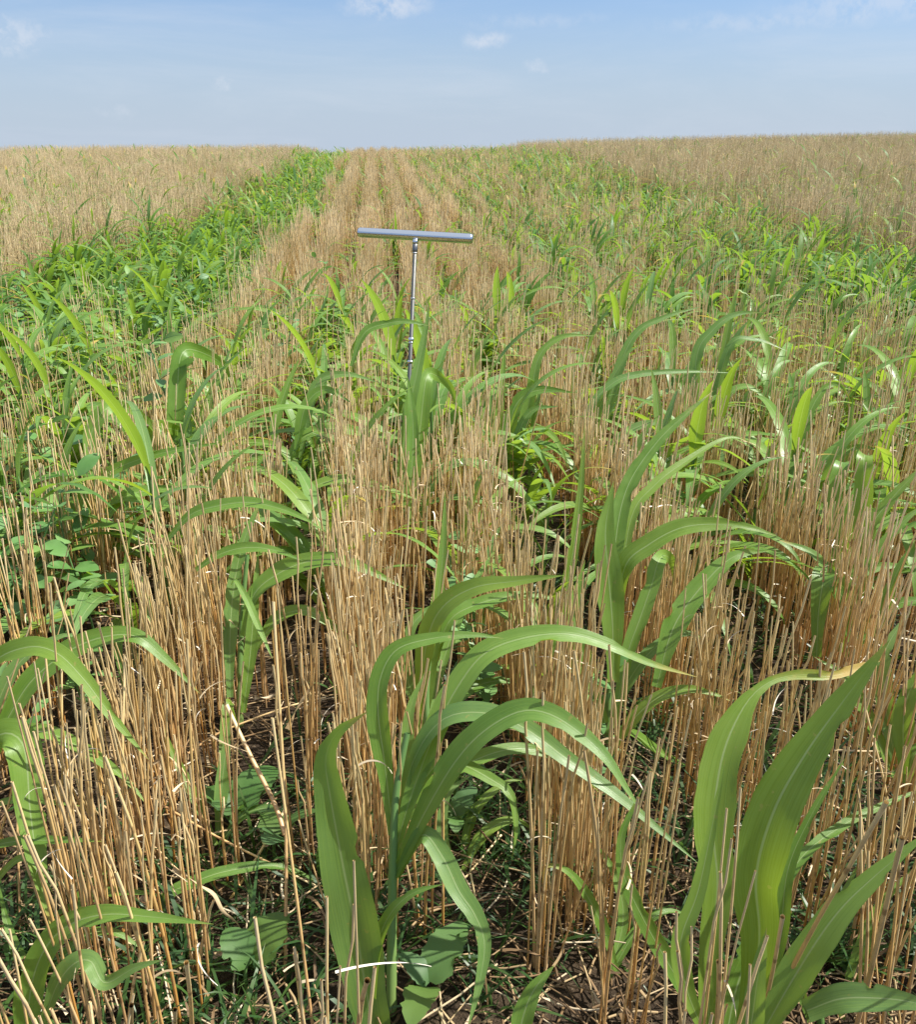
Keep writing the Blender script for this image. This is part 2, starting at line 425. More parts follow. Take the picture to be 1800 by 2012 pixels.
# ------------------------------------------------------------------ stubble
def stalk_geo(h, r, bend=.02, sides=6, seg=7, kink=.0):
    t = np.linspace(0, 1, seg); a = rng.random() * 6.28; b2 = rng.random() * 6.28
    P = np.stack([np.cos(a) * bend * t ** 2 + kink * np.cos(b2) * (t > .86), np.sin(a) * bend * t ** 2 + kink * np.sin(b2) * (t > .86), h * t], -1)
    rad = r * (1.08 - .28 * t); rad = rad * (1 + .12 * (np.abs(t - .5) < .09))
    return tube(P, rad, sides)
def shred_geo(L=.05, w=.0022, n=7):
    w = w * rng.uniform(.35, .8)
    t = np.linspace(0, 1, n); a = rng.random() * 6.28; e = rng.uniform(-.3, 1.0) - t * rng.uniform(.5, 2.6)
    a2 = a + t * rng.uniform(-1.5, 1.5)
    d = np.stack([np.cos(a2) * np.cos(e), np.sin(a2) * np.cos(e), np.sin(e)], -1) * L / n
    P = np.cumsum(d, 0)
    Wv = np.stack([-np.sin(a2 + t * 2), np.cos(a2 + t * 2), 0 * t + .4], -1)
    return ribbon(P, nrm(Wv), w * (1 - .85 * t), 2, 0)
STALKS = []
for k in range(26):
    h = rng.uniform(.40, .54)
    b = Bag().add(stalk_geo(h, rng.uniform(.0012, .0024), rng.uniform(.006, .05), 7, 11, rng.uniform(0, .009)), rng.random())
    STALKS.append(b.mesh("stalk", M_STRAW))
SHREDS = [Bag().add(shred_geo(rng.uniform(.03, .12), .0026, 14), rng.random()).mesh("dry_leaf", M_SHRED) for _ in range(16)]

def tuft_spec():
    """stalk placements of one tuft: dx, dy, lean x, lean y, height factor"""
    n = rng.integers(7, 13); a = rng.random(n) * 6.28; rr = rng.uniform(.003, .042, n)
    l = np.where(rng.random(n) < .05, rng.uniform(.3, .9, n), rng.uniform(0, .13, n))
    hs = np.where(rng.random(n) < .30, rng.uniform(.35, .8, n), rng.uniform(.84, 1.12, n))
    return [(math.cos(q) * p, math.sin(q) * p * 1.3, math.cos(q) * w + rng.normal(.03, .03), math.sin(q) * w + rng.normal(0, .03), h) for q, p, w, h in zip(a, rr, l, hs)]
def lean_mat(px, py, lx, ly, h, ang):
    from mathutils import Matrix
    M = Matrix.Identity(4); c, s_ = math.cos(ang), math.sin(ang)
    M[0][0], M[0][1], M[1][0], M[1][1] = c, -s_, s_, c
    M[0][2], M[1][2], M[2][2] = lx, ly, h; M[0][3], M[1][3] = px, py
    return M

# positions of all stubble tufts
def row_tufts():
    xs = []; ys = []
    for k in range(-60, 110):
        x0 = ROW0 + ROWD * k
        step = .033
        y = np.arange(.62, 46, step); y = y + rng.normal(0, .014, len(y))
        x = x0 + rng.normal(0, 1, len(y)) * np.where(rng.random(len(y)) < .80, .040, .085) + .03 * np.sin(y * 1.7 + k) + .02 * np.sin(y * 4.1 + 2 * k)
        z = zone(x, y)
        dens = np.select([z == 0, z == 1, z == 2, z == 3], [1.0, np.where(y < 4.5, .4, .04), np.where(y < 4.5, .9, np.where(x > 2.8, .22, .42)), 0.0])
        dens = dens * np.where(y > 6, 1.0, np.where(vnoise(x * 3, y, 5.0, k * 1.7) < .2, .75, 1.0))
        dens = np.where(y < .95, dens * .6, dens)
        dens = np.where(z == 2, dens * (.75 + .5 * vnoise(x, y, .8, 2.0)), dens)
        dens = dens * np.where(y > 14, .8, 1)
        keep = rng.random(len(y)) < dens
        xs.append(x[keep]); ys.append(y[keep])
    pb, _ = on_ground(788, 1120)
    xs.append(pb[0] + rng.normal(.0, .06, 14)); ys.append(pb[1] + rng.uniform(-.42, .15, 14))
    x = np.concatenate(xs); y = np.concatenate(ys); z = H(x, y)
    v, px, py, d = in_view(x, y, z + .5, 450); v2, *_ = in_view(x, y, z + .2, 450)
    ok = (v | v2) & (y < 44)
    # bare spots where the two big foreground sorghum plants stand
    for gx, gy, rad in ((700, 2012, .10), (735, 2100, .10), (1430, 2075, .15), (1560, 2040, .12), (90, 2075, .08), (470, 1480, .07), (1200, 1520, .07), (350, 1040, .07), (110, 1330, .09), (62, 1235, .08), (30, 1290, .07), (185, 1250, .07)):
        b_, _ = on_ground(gx, gy); ok &= (x - b_[0]) ** 2 + (y - b_[1]) ** 2 > rad ** 2
    return x[ok], y[ok], z[ok]
tx, ty, tz = row_tufts()
v, tpx, tpy, td = in_view(tx, ty, tz + .42, 0)
order = np.argsort(np.where(v, td, 1e6))
N_TUFT = 290
ind = order[:N_TUFT]; rest = np.setdiff1d(np.arange(len(tx)), ind)
def tuft_label(i):
    x, y = tx[i], ty[i]; k = int(round((x - ROW0) / ROWD))
    where = {-3: 'stubble row at the far left', -2: 'stubble row beside the pea plants', -1: 'left stubble row beside the dark leafy gap', 0: 'stubble row that leads to the steel probe',
             1: 'stubble row just right of the centre sorghum', 2: 'stubble row behind the yellow-tipped sorghum', 3: 'leaning stubble row by the right edge'}.get(k, 'outer stubble rows')
    dist = 'nearest' if y < 1.35 else ('middle' if y < 2.1 else 'farther')
    return f"cut straw tuft, {dist} stretch of the {where}", f"stubble tufts, {dist} stretch of the {where}"
protoS = STALKS
for i in ind:
    lab, grp = tuft_label(i)
    root = empty("stubble_tuft", (tx[i], ty[i], tz[i] - .01), lab, "stubble", grp)
    for (dx, dy, lx, ly, h) in tuft_spec():
        st = link_obj("stalk", STALKS[rng.integers(len(STALKS))], root)
        st.matrix_local = lean_mat(dx, dy, lx * .5 + (.06 if tx[i] > .55 else 0), ly * .5, h, rng.random() * 6.28)
    for _ in range(rng.integers(1, 5)):
        sh = link_obj("dry_leaf", SHREDS[rng.integers(16)], root)
        hz = rng.uniform(.05, .42); sh.location = (rng.normal(0, .01), rng.normal(0, .01), hz); sh.rotation_euler = (0, 0, rng.random() * 6.28)
def tuft_proto(sides, seg, rs=1.0, n=None):
    b = Bag()
    sp = tuft_spec()[:n]
    for (dx, dy, lx, ly, h) in sp:
        V, Q, lu, lv = stalk_geo(rng.uniform(.42, .55) * h, rng.uniform(.0014, .0023) * rs, rng.uniform(.004, .03), sides, seg)
        V = V.copy(); V[:, 0] += dx + lx * .5 * V[:, 2]; V[:, 1] += dy + ly * .5 * V[:, 2]
        b.add((V, Q, lu, lv), rng.random())
    return b.arr()
TP = [tuft_proto(4, 4) for _ in range(24)]
TPF = [tuft_proto(3, 3, 1.25) for _ in range(24)]
def stubble_mesh(idx, protos):
    n = len(idx); pos = np.stack([tx[idx], ty[idx], tz[idx] - .01], -1)
    s = rng.uniform(.80, 1.04, n)
    sc = np.stack([np.ones(n), s], -1)
    return protos, rng.integers(0, len(protos), n), pos, rng.random(n) * 6.28, sc, rng.normal(0, .05, (n, 2)) + np.array([.02, 0])
near = rest[ty[rest] < 9]; far = rest[ty[rest] >= 9]
def join_scatter(name, sets, mat):
    ms = [scatter(name, *s, mat) for s in sets]
    if len(ms) == 1: return ms[0]
    Vs, Qs, A, off = [], [], {k: [] for k in ('lu', 'lv', 'rnd', 'dry')}, 0
    for m in ms:
        n = len(m.vertices); V = np.empty(n * 3, np.float32); m.vertices.foreach_get('co', V); Vs.append(V.reshape(-1, 3))
        q = np.empty(len(m.loops), np.int32); m.loops.foreach_get('vertex_index', q); Qs.append(q.reshape(-1, 4) + off); off += n
        for k in A:
            a = np.empty(n, np.float32); m.attributes[k].data.foreach_get('value', a); A[k].append(a)
        bpy.data.meshes.remove(m)
    return mk_mesh(name, np.concatenate(Vs), np.concatenate(Qs), {k: np.concatenate(v) for k, v in A.items()}, mat)
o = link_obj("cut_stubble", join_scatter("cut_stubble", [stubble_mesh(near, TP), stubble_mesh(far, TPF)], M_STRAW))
tag(o, "mass of cut tan straw stubble running in rows away to the horizon", "stubble", kind='stuff')

# tall standing stubble either side
def tall_proto():
    b = Bag()
    for _ in range(9):
        h = rng.uniform(.42, .70); dx, dy = rng.normal(0, .035, 2); lx, ly = rng.normal(.04, .07, 2)
        V, Q, lu, lv = stalk_geo(h, rng.uniform(.0016, .0024), rng.uniform(.01, .06), 3, 4)
        V = V.copy(); V[:, 0] += dx + lx * V[:, 2]; V[:, 1] += dy + ly * V[:, 2]; b.add((V, Q, lu, lv), rng.random())
        if rng.random() < .5:
            V, Q, lu, lv = shred_geo(rng.uniform(.04, .10), .0026, 4); V = V + np.array([dx + lx * h, dy + ly * h, h * rng.uniform(.7, 1)]); b.add((V, Q, lu, lv * .5 + .5), rng.random())
    return b.arr()
TT = [tall_proto() for _ in range(16)]
def tall_points():
    n = 210000
    x = rng.uniform(-32, 45, n); y = rng.uniform(2.0, 50, n)
    z = zone(x, y); k = (z == 3)
    x, y = x[k], y[k]; hz = H(x, y); v, px, py, d = in_view(x, y, hz + .6, 300)
    k = v & (rng.random(len(x)) < .6 + .4 * vnoise(x, y, .55, 1.0)); return x[k], y[k], hz[k]
ax_, ay_, az_ = tall_points(); n = len(ax_)
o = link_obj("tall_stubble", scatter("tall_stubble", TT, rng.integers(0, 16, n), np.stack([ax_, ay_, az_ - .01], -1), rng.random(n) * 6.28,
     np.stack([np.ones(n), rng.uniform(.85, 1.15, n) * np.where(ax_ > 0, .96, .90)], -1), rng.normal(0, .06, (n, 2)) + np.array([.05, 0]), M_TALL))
tag(o, "tall brown standing stubble covering the field either side of the green strips", "stubble", kind='stuff')

# ------------------------------------------------------------------ sorghum: traced foreground plants
def traced_leaf(parent, base, pts, w, z0, z1, k=.5, dry=0.0, blunt=False, fold=.30, peak=.4, basew=.40, ws=None, rip=.10, label=None):
    P = []
    dry = dry or rng.uniform(0, .1)
    m = len(pts)
    cum = np.concatenate([[0], np.cumsum([math.dist(pts[i], pts[i + 1]) for i in range(m - 1)])]); cum /= cum[-1]
    for (x, y), c in zip(pts, cum): P.append(unp(x, y, z0 + (z1 - z0) * c))
    if blunt:
        x, y = pts[-1]; L = (w / F) * z1
        q = P[-1]; back = FWD_H + RIGHT * .5
        P.append(q + back * L * .9 + np.array([0, 0, -.05 * L])); P.append(q + back * L * 2.4 + np.array([0, 0, -1.1 * L])); P.append(q + back * L * 3.3 + np.array([0, 0, -3.0 * L]))
    C = catmull(P, 34 + 6 * len(P) // 4)
    T = nrm(np.gradient(C, axis=0)); V = nrm(C - CAMP)
    Sp = nrm(np.cross(T, V))                                     # across the blade as seen
    A = C[-1] - C[0]; A[2] = 0
    Nt = nrm(np.cross(A if np.linalg.norm(A) > .02 else FWD_H, [0, 0, 1.0]))
    Nt = np.repeat(Nt[None], len(C), 0)
    sg = np.sign((Nt * Sp).sum(1).mean() or 1.0)
    Wv = nrm(k * Sp + (1 - k) * Nt * sg)
    Wv = nrm(Wv - (Wv * T).sum(1, keepdims=True) * T)
    for i in range(1, len(Wv)):
        if Wv[i] @ Wv[i - 1] < 0: Wv[i] *= -1
    for _ in range(3): Wv[1:-1] = nrm(Wv[:-2] + 2 * Wv[1:-1] + Wv[2:])
    q = np.abs((Wv * Sp).sum(1)); q = np.percentile(q[4:-8], 75)
    zz = np.median((C - CAMP) @ FWD)
    hw = min((.78 if k >= .9 else .66) * w / F * zz / max(q, .45) / 2, .040)
    t = np.linspace(0, 1, len(C))
    N = np.cross(T, Wv)
    if (N @ np.array([0, 0, 1.0]) + .3 * -(N * V).sum(1)).mean() < 0: Wv = -Wv
    prof = hw * leaf_profile(t, basew, peak)
    if ws is not None: prof = np.interp(t, cum, np.array(ws)) / F * zz / 2
    geo = ribbon(C - base, Wv, prof, 7, fold, rip, float(rng.random() * 6.28))
    o = link_obj("leaf", Bag().add(geo, rng.random(), dry).mesh("leaf", M_LEAF), parent)
    if label: o['label'] = label
    return o
def hero(bpx, bpy_, label, stem, leaves, extra=True):
    base, z = on_ground(bpx, bpy_)
    root = empty("sorghum_plant", tuple(base), label, "sorghum plant", "sorghum plants growing through the stubble")
    if stem:
        pts = [unp(x, y, z - .0) - base for x, y in stem]; pts[0] = np.array([0, 0, -.02])
        C = catmull(pts, 14); rr = np.linspace(.0085, .0045, 14)
        link_obj("stem", Bag().add(tube(C, rr, 10)).mesh("stem", M_STEM), root)
    if z > 1.85: z -= .13                                       # the blades lean out over the straw towards the viewer's side
    for lf in leaves:
        pts, w, dz0, dz1 = lf[:4]; kw = lf[4] if len(lf) > 4 else {}
        traced_leaf(root, base, pts, w, z + dz0, z + dz1, **kw)
    return root
B = dict(blunt=True)
def build_heroes():
    hero(768, 2020, "large sorghum plant in the centre foreground with a broad upright blade at its left", [(768, 2020), (770, 1840), (772, 1700), (778, 1560), (800, 1440)], [
        ([(745, 2075), (722, 1960), (700, 1830), (672, 1690), (648, 1560), (640, 1490), (662, 1440), (722, 1398)], 122, -.02, -.20, dict(k=.9, peak=.45, basew=.7, label="broad upright blade with a pale midrib")),
        ([(772, 1690), (806, 1570), (856, 1435), (902, 1345), (955, 1282), (1035, 1252), (1120, 1246), (1200, 1268), (1275, 1302), (1370, 1330)], 74, 0, .05, dict(k=.62)),
        ([(775, 1720), (830, 1605), (892, 1500), (950, 1437), (1020, 1398), (1078, 1402), (1140, 1440), (1192, 1490), (1232, 1550), (1268, 1605)], 84, 0, -.12, dict(k=.62)),
        ([(775, 1640), (810, 1500), (868, 1415), (950, 1400), (1030, 1430), (1110, 1488), (1210, 1560), (1295, 1630), (1375, 1698)], 62, .03, -.08, dict(k=.6)),
        ([(780, 1640), (850, 1540), (925, 1497), (1000, 1472), (1070, 1478), (1130, 1506), (1180, 1560)], 44, .04, .14, dict(k=.55)),
        ([(785, 1620), (850, 1510), (900, 1500), (960, 1528), (1003, 1562), (1014, 1630), (1005, 1690)], 42, .02, -.05),
        ([(780, 1720), (828, 1640), (868, 1680), (902, 1750), (932, 1795), (952, 1852), (942, 1930), (918, 2025)], 64, 0, -.12, dict(k=.75)),
        ([(735, 1960), (738, 1870), (764, 1800), (808, 1756), (872, 1736)], 42, -.05, -.10, dict(k=.6)),
        ([(772, 1640), (756, 1500), (743, 1400), (748, 1330), (780, 1276), (850, 1254), (925, 1247), (990, 1254)], 66, 0, .02, dict(k=.7)),
        ([(770, 1700), (795, 1540), (805, 1400), (835, 1320)], 54, .05, .1, dict(k=.8)),
    ])
    hero(842, 1600, "sorghum plant with a tall thin dark spear leaf left of a drooping pale blade", [(842, 1600), (840, 1480), (838, 1360), (848, 1240)], [
        ([(822, 1480), (838, 1340), (856, 1210), (870, 1090), (875, 962)], 44, .02, .03, dict(k=.9, peak=.3)),
        ([(822, 1400), (838, 1265), (868, 1195), (930, 1155), (1010, 1142), (1112, 1130)], 66, 0, -.1, dict(k=.7)),
        ([(850, 1320), (880, 1225), (930, 1190), (1000, 1172), (1060, 1172), (1122, 1182)], 40, .05, .1),
        ([(848, 1400), (880, 1270), (930, 1150), (980, 1070)], 34, .1, .25),
        ([(840, 1420), (800, 1330), (810, 1230), (860, 1190), (905, 1185)], 40, .05, .12),
        ([(845, 1470), (890, 1380), (960, 1340), (1040, 1340)], 40, .1, .25),
    ])
    hero(470, 1430, "sorghum plant behind the left stubble row with three arching blades", [(470, 1430), (472, 1300), (478, 1180), (486, 1090)], [
        ([(480, 1250), (498, 1170), (545, 1128), (602, 1104), (662, 1100), (722, 1120), (800, 1158)], 56, 0, .02, dict(k=.65)),
        ([(478, 1180), (350, 1040), (374, 1010), (428, 994), (490, 987), (552, 1000), (602, 1021), (640, 1046)][1:] and [(430, 1190), (330, 1060), (374, 1012), (428, 994), (490, 987), (552, 1000), (602, 1021), (640, 1046)][1:], 38, .05, .0, dict(k=.6)),
        ([(455, 1200), (385, 1120), (430, 1090), (482, 1076), (540, 1081), (596, 1102)][1:], 34, .02, 0, dict(k=.6)),
        ([(452, 1370), (452, 1250), (460, 1150), (480, 1060), (520, 968)], 48, .02, .12, dict(k=.85)),
        ([(478, 1400), (492, 1280), (500, 1180), (508, 1080)], 40, -.03, .02, dict(k=.85)),
        ([(455, 1150), (462, 1140), (486, 1180), (512, 1240), (536, 1295)], 24, -.06, -.16),
        ([(490, 1300), (540, 1220), (600, 1200), (660, 1235), (715, 1280)], 36, .02, .06),
        ([(466, 1430), (430, 1380), (440, 1420), (455, 1500)][0:1] + [(450, 1380), (440, 1450), (430, 1530)], 34, -.05, -.15),
    ])
    hero(1195, 1490, "tall sorghum plant right of centre with a wide vertical blade and yellow-tipped top leaf", [(1195, 1490), (1196, 1380), (1200, 1270), (1205, 1150)], [
        ([(1206, 1340), (1204, 1230), (1196, 1130), (1190, 1040), (1206, 945)], 72, -.05, .0, dict(k=.95, peak=.5)),
        ([(1200, 1240), (1208, 1080), (1232, 960), (1290, 870), (1350, 812), (1402, 768)], 56, .05, .16, dict(k=.8, dry=.12)),
        ([(1212, 1230), (1228, 1115), (1275, 1070), (1342, 1036), (1420, 1030), (1480, 1038), (1528, 1054)], 62, 0, -.04, dict(k=.68)),
        ([(1290, 1350), (1325, 1230), (1385, 1145), (1445, 1092), (1512, 1082)], 74, -.08, -.02, dict(k=.8)),
        ([(1205, 1430), (1232, 1290), (1258, 1215), (1282, 1145), (1292, 1108)], 52, -.04, .0, dict(k=.85, blunt=True)),
        ([(1130, 1330), (1112, 1190), (1130, 1060), (1142, 950), (1150, 822)], 36, .05, .1, dict(k=.85, peak=.3)),
        ([(1190, 1420), (1150, 1300), (1128, 1200), (1150, 1100)], 54, -.02, .05, dict(k=.85)),
        ([(1195, 1440), (1240, 1330), (1300, 1262), (1360, 1245), (1404, 1282)], 40, 0, .05),
        ([(1195, 1490), (1238, 1422), (1290, 1372), (1350, 1354), (1402, 1363), (1438, 1378)], 40, -.06, -.10, dict(k=.6)),
        ([(1215, 1200), (1240, 1020), (1285, 955), (1350, 905), (1430, 860), (1480, 872)], 36, .15, .3),
        ([(1205, 1450), (1230, 1560), (1320, 1540), (1375, 1500)][0:1] + [(1240, 1440), (1300, 1480), (1360, 1510)], 30, -.02, .1),
    ])
    hero(1420, 2075, "big sorghum plant in the bottom right with a yellow-tipped folded blade", [(1420, 2075), (1425, 1980), (1440, 1880)], [
        ([(1392, 2050), (1396, 1880), (1410, 1740), (1402, 1620), (1420, 1485), (1462, 1388), (1508, 1342), (1562, 1326), (1628, 1326), (1682, 1313), (1728, 1298)], 92, -.05, .10, dict(k=.92, ws=[30, 44, 62, 80, 68, 22, 18, 22, 20, 18, 3], dry=.26, label="broad folded blade with a yellow tip")),
        ([(1465, 2030), (1492, 1850), (1486, 1720), (1520, 1595), (1580, 1485), (1655, 1380), (1748, 1258)], 132, -.12, -.18, dict(k=.92, peak=.5, basew=.4)),
        ([(1480, 2030), (1530, 1850), (1548, 1710), (1590, 1610), (1640, 1522), (1662, 1488)], 46, -.08, -.05, dict(k=.8)),
        ([(1470, 2080), (1560, 1920), (1640, 1800), (1720, 1720), (1830, 1630)], 100, -.16, -.2, dict(k=.85)),
        ([(1480, 1900), (1560, 1705), (1650, 1625), (1740, 1580), (1850, 1535)], 36, .0, .12),
        ([(1395, 2050), (1335, 1930), (1275, 1825), (1228, 1725), (1221, 1645), (1248, 1580), (1264, 1545)], 52, -.08, -.05, dict(k=.85, dry=.06)),
        ([(1400, 2060), (1352, 1950), (1338, 1850), (1372, 1750), (1400, 1620), (1426, 1488)], 48, -.16, -.14, dict(k=.9, peak=.3)),
        ([(1462, 2100), (1478, 2000), (1492, 1900), (1507, 1822)], 58, -.2, -.22, dict(k=.95)),
        ([(1420, 2080), (1445, 1950), (1480, 1850), (1500, 1790)], 84, -.1, -.06, dict(k=.95)),
    ])
    hero(1620, 2060, "sorghum plant at the bottom right corner with one flat horizontal blade", [(1620, 2060), (1612, 1990)], [
        ([(1585, 1985), (1650, 1962), (1720, 1960), (1790, 1968), (1860, 1990)], 84, -.18, -.25, dict(k=.85, basew=.75)),
        ([(1600, 2030), (1570, 1900), (1640, 1790), (1690, 1690)], 44, .02, .1),
        ([(1640, 2040), (1690, 1880), (1730, 1780), (1800, 1700)], 46, .05, .1),
    ])
    hero(40, 2110, "sorghum plant in the bottom left corner with a blade curving right over a folded one", [(40, 2110), (50, 2040)], [
        ([(52, 2090), (58, 1960), (82, 1875), (130, 1820), (205, 1796), (300, 1801), (420, 1815)], 84, -.05, -.12, dict(k=.8, peak=.25, basew=.75)),
        ([(85, 2010), (112, 1935), (145, 1893), (178, 1888), (206, 1930), (262, 1902), (322, 1884)], 62, -.1, -.15, dict(k=.85, dry=.04)),
    ])
    hero(1020, 2120, "small young sorghum plant with a single short blade at the bottom edge", None, [
        ([(1010, 2080), (1030, 1990), (1052, 1940), (1090, 1895)], 56, -.05, -.04, dict(k=.9)),
        ([(1030, 2090), (1080, 2030), (1120, 2020)], 36, -.05, -.04),
    ])
    hero(-40, 1790, "sorghum plant at the left edge with several blades arching over the left stubble row", [(-40, 1790), (-40, 1600), (-35, 1460)], [
        ([(-60, 1420), (-20, 1310), (50, 1272), (110, 1282), (165, 1335), (222, 1410), (292, 1492)], 64, -.1, -.2, dict(k=.7)),
        ([(-40, 1500), (10, 1420), (60, 1340), (130, 1282), (200, 1252), (268, 1250), (322, 1292), (392, 1362)], 70, .0, .04, dict(k=.7)),
        ([(-40, 1480), (20, 1440), (95, 1440), (180, 1482), (250, 1534), (292, 1585)], 46, -.05, -.1),
        ([(-50, 1560), (-10, 1450), (45, 1462), (60, 1600), (78, 1720), (100, 1820)], 84, -.12, -.2, dict(k=.9)),
        ([(-50, 1590), (40, 1570), (100, 1576), (165, 1584)], 24, -.1, -.12),
        ([(-60, 1680), (20, 1654), (130, 1650), (205, 1653)], 30, -.15, -.2),
        ([(-40, 1560), (-10, 1400), (40, 1300), (120, 1250), (165, 1255)], 46, .05, .1),
        ([(-40, 1780), (20, 1700), (60, 1690), (105, 1755)], 26, -.15, -.2),
    ])
    hero(330, 1860, "low sorghum seedling with blades lying across the dark gap", None, [
        ([(100, 1800), (200, 1756), (260, 1752), (310, 1758)], 34, 0, 0),
        ([(330, 1860), (320, 1770), (400, 1725), (470, 1706), (540, 1700), (590, 1715), (640, 1745)], 36, 0, .1),
    ])
    hero(1190, 1930, "thin sorghum shoot with a curled yellowing leaf right of the large centre plant", None, [
        ([(1215, 1915), (1180, 1810), (1128, 1722), (1078, 1700), (1066, 1735)], 36, 0, -.02, dict(k=.8, dry=.2)),
        ([(1195, 1925), (1225, 1800), (1200, 1700), (1150, 1640)], 32, 0, .08, dict(k=.8)),
        ([(1195, 1925), (1250, 1830), (1310, 1790), (1360, 1800)], 30, 0, .05),
    ])
    hero(905, 1720, "short sorghum shoot hidden behind the drooping lower leaf of the centre plant", None, [
        ([(900, 1720), (870, 1640), (880, 1560), (930, 1520)], 34, 0, .05, dict(k=.8)),
        ([(905, 1720), (950, 1640), (1010, 1610), (1060, 1640)], 34, 0, .05),
        ([(905, 1720), (930, 1600), (990, 1540), (1040, 1530)], 32, .02, .1),
        ([(900, 1725), (850, 1690), (800, 1690), (770, 1730)], 30, .05, .1),
    ])
    hero(425, 1660, "thin sorghum shoot with one upright pale leaf at the back of the dark gap", None, [
        ([(428, 1640), (436, 1540), (452, 1410)], 36, 0, .03, dict(k=.9)),
        ([(425, 1660), (380, 1560), (340, 1480), (318, 1420)], 32, 0, .05, dict(k=.8)),
        ([(430, 1660), (480, 1600), (540, 1590), (590, 1630)], 28, 0, .0),
    ])
    hero(95, 1960, "low sorghum shoot under the bottom left stubble with leaves spreading along the soil", None, [
        ([(90, 1950), (150, 1850), (220, 1830), (290, 1870)], 34, .02, .02),
        ([(90, 1950), (130, 1820), (170, 1740), (230, 1700)], 34, .05, .1, dict(k=.8)),
        ([(95, 1960), (40, 1880), (10, 1800), (0, 1740)], 32, .0, .05, dict(k=.8)),
    ])
    # middle distance, traced
    hero(350, 1010, "sorghum plant with a square-topped upright blade left of the stubble rows", [(350, 1010), (352, 900)], [
        ([(344, 985), (343, 880), (348, 770), (357, 696)], 46, 0, 0, dict(k=.95, blunt=True)),
        ([(340, 990), (302, 930), (302, 848)], 36, -.1, -.1, dict(k=.95, blunt=True)),
        ([(355, 960), (370, 880), (420, 828), (480, 836), (530, 838)], 30, 0, .05, dict(dry=.05)),
        ([(360, 980), (400, 830), (430, 740), (470, 690)], 38, .05, .15),
        ([(350, 990), (372, 850), (362, 800)], 30, -.05, -.05),
    ])
    hero(160, 1140, "sorghum plant left of the stubble rows with one long light blade rising to the right", [(160, 1140), (165, 1040)], [
        ([(150, 1060), (165, 965), (230, 920), (320, 890), (445, 868)], 32, 0, -.05, dict(k=.7)),
        ([(175, 1080), (182, 920), (180, 850), (205, 806)], 40, .1, .1, dict(blunt=True, k=.9)),
        ([(170, 1080), (240, 980), (330, 960), (400, 940)], 36, -.05, 0),
        ([(150, 1100), (90, 1000), (50, 960), (20, 930)], 30, 0, .1),
    ])
    hero(812, 1110, "sorghum plant beside the probe rod with a single square-topped blade", [(812, 1110), (812, 980)], [
        ([(808, 1030), (815, 940), (826, 840), (838, 744)], 40, -.1, -.05, dict(k=.95, blunt=True)),
        ([(805, 1050), (790, 930), (800, 830), (815, 780)], 30, .05, .1),
        ([(800, 1060), (770, 960), (690, 940), (620, 960), (585, 990)][::-1][0:0] or [(560, 1010), (595, 968), (655, 944), (725, 950), (830, 985)], 32, -.2, -.2),
        ([(690, 720), (716, 655), (760, 636), (800, 632), (848, 641)], 26, -.15, -.12, dict(k=.7)),
        ([(785, 940), (803, 810), (822, 720), (838, 640), (843, 585)], 30, -.12, -.10, dict(k=.9)),
        ([(800, 1000), (812, 880), (808, 790), (800, 735)], 34, -.15, -.12, dict(k=.9)),
        ([(820, 1060), (850, 950), (900, 910), (960, 915), (1000, 950)], 30, -.1, -.1),
    ])
    hero(600, 1060, "sorghum plant between the stubble rows with stacked blades pointing right", [(600, 1060), (602, 960)], [
        ([(560, 930), (590, 865), (650, 842), (720, 852), (812, 866)], 34, 0, .02),
        ([(580, 900), (600, 800), (640, 766), (695, 794)], 34, 0, 0, dict(k=.7)),
        ([(590, 900), (620, 760), (680, 736), (745, 752)], 32, .1, .12, dict(k=.7)),
        ([(640, 1050), (690, 985), (760, 975), (850, 995)], 24, -.1, -.1),
        ([(570, 900), (540, 850), (560, 770), (590, 700)], 30, .1, .15),
        ([(610, 1000), (560, 890), (480, 870), (430, 900)], 28, 0, 0),
    ])
    hero(1010, 1010, "sorghum plant right of the probe with two pale bluish arched blades", [(1010, 1010), (1008, 900)], [
        ([(1005, 940), (1003, 835), (1022, 785), (1064, 766), (1132, 772)], 44, -.05, -.05, dict(k=.8)),
        ([(1012, 950), (1016, 865), (1044, 808), (1098, 798)], 32, -.1, -.1, dict(k=.8)),
        ([(975, 960), (978, 850), (986, 760), (993, 666)], 26, .05, .1, dict(k=.9)),
        ([(1000, 950), (1040, 790), (1060, 700), (1105, 662), (1170, 660)], 36, .1, .12, dict(k=.7, dry=.06)),
        ([(985, 960), (960, 840), (955, 760)], 26, 0, .05),
    ])
    hero(1160, 1010, "sorghum plant with one very long narrow blade running flat to the right", [(1160, 1010), (1158, 880)], [
        ([(1150, 950), (1160, 810), (1202, 755), (1255, 736), (1340, 730), (1442, 733)], 24, 0, .05, dict(k=.6, dry=.08)),
        ([(1160, 940), (1212, 740), (1250, 656), (1310, 622), (1382, 602)], 34, .1, .15, dict(k=.7, dry=.08)),
        ([(1165, 940), (1180, 800), (1230, 700), (1260, 680)], 30, .05, .05),
        ([(1160, 960), (1220, 860), (1290, 830), (1350, 845)], 30, -.05, -.05),
    ])
    hero(1380, 960, "sorghum plant with a big arched blade and dry brown tip right of the middle", [(1380, 960), (1378, 820)], [
        ([(1370, 900), (1368, 710), (1400, 650), (1445, 618), (1508, 614)], 38, .0, .02, dict(k=.75, dry=.12)),
        ([(1385, 900), (1430, 690), (1485, 668), (1548, 690)], 28, .05, .05),
        ([(1375, 900), (1340, 760), (1300, 720)], 30, 0, .1),
        ([(1380, 900), (1420, 790), (1470, 760), (1520, 800)], 28, -.05, -.1),
        ([(1390, 880), (1440, 600), (1460, 575), (1480, 590)], 26, .15, .2),
    ])
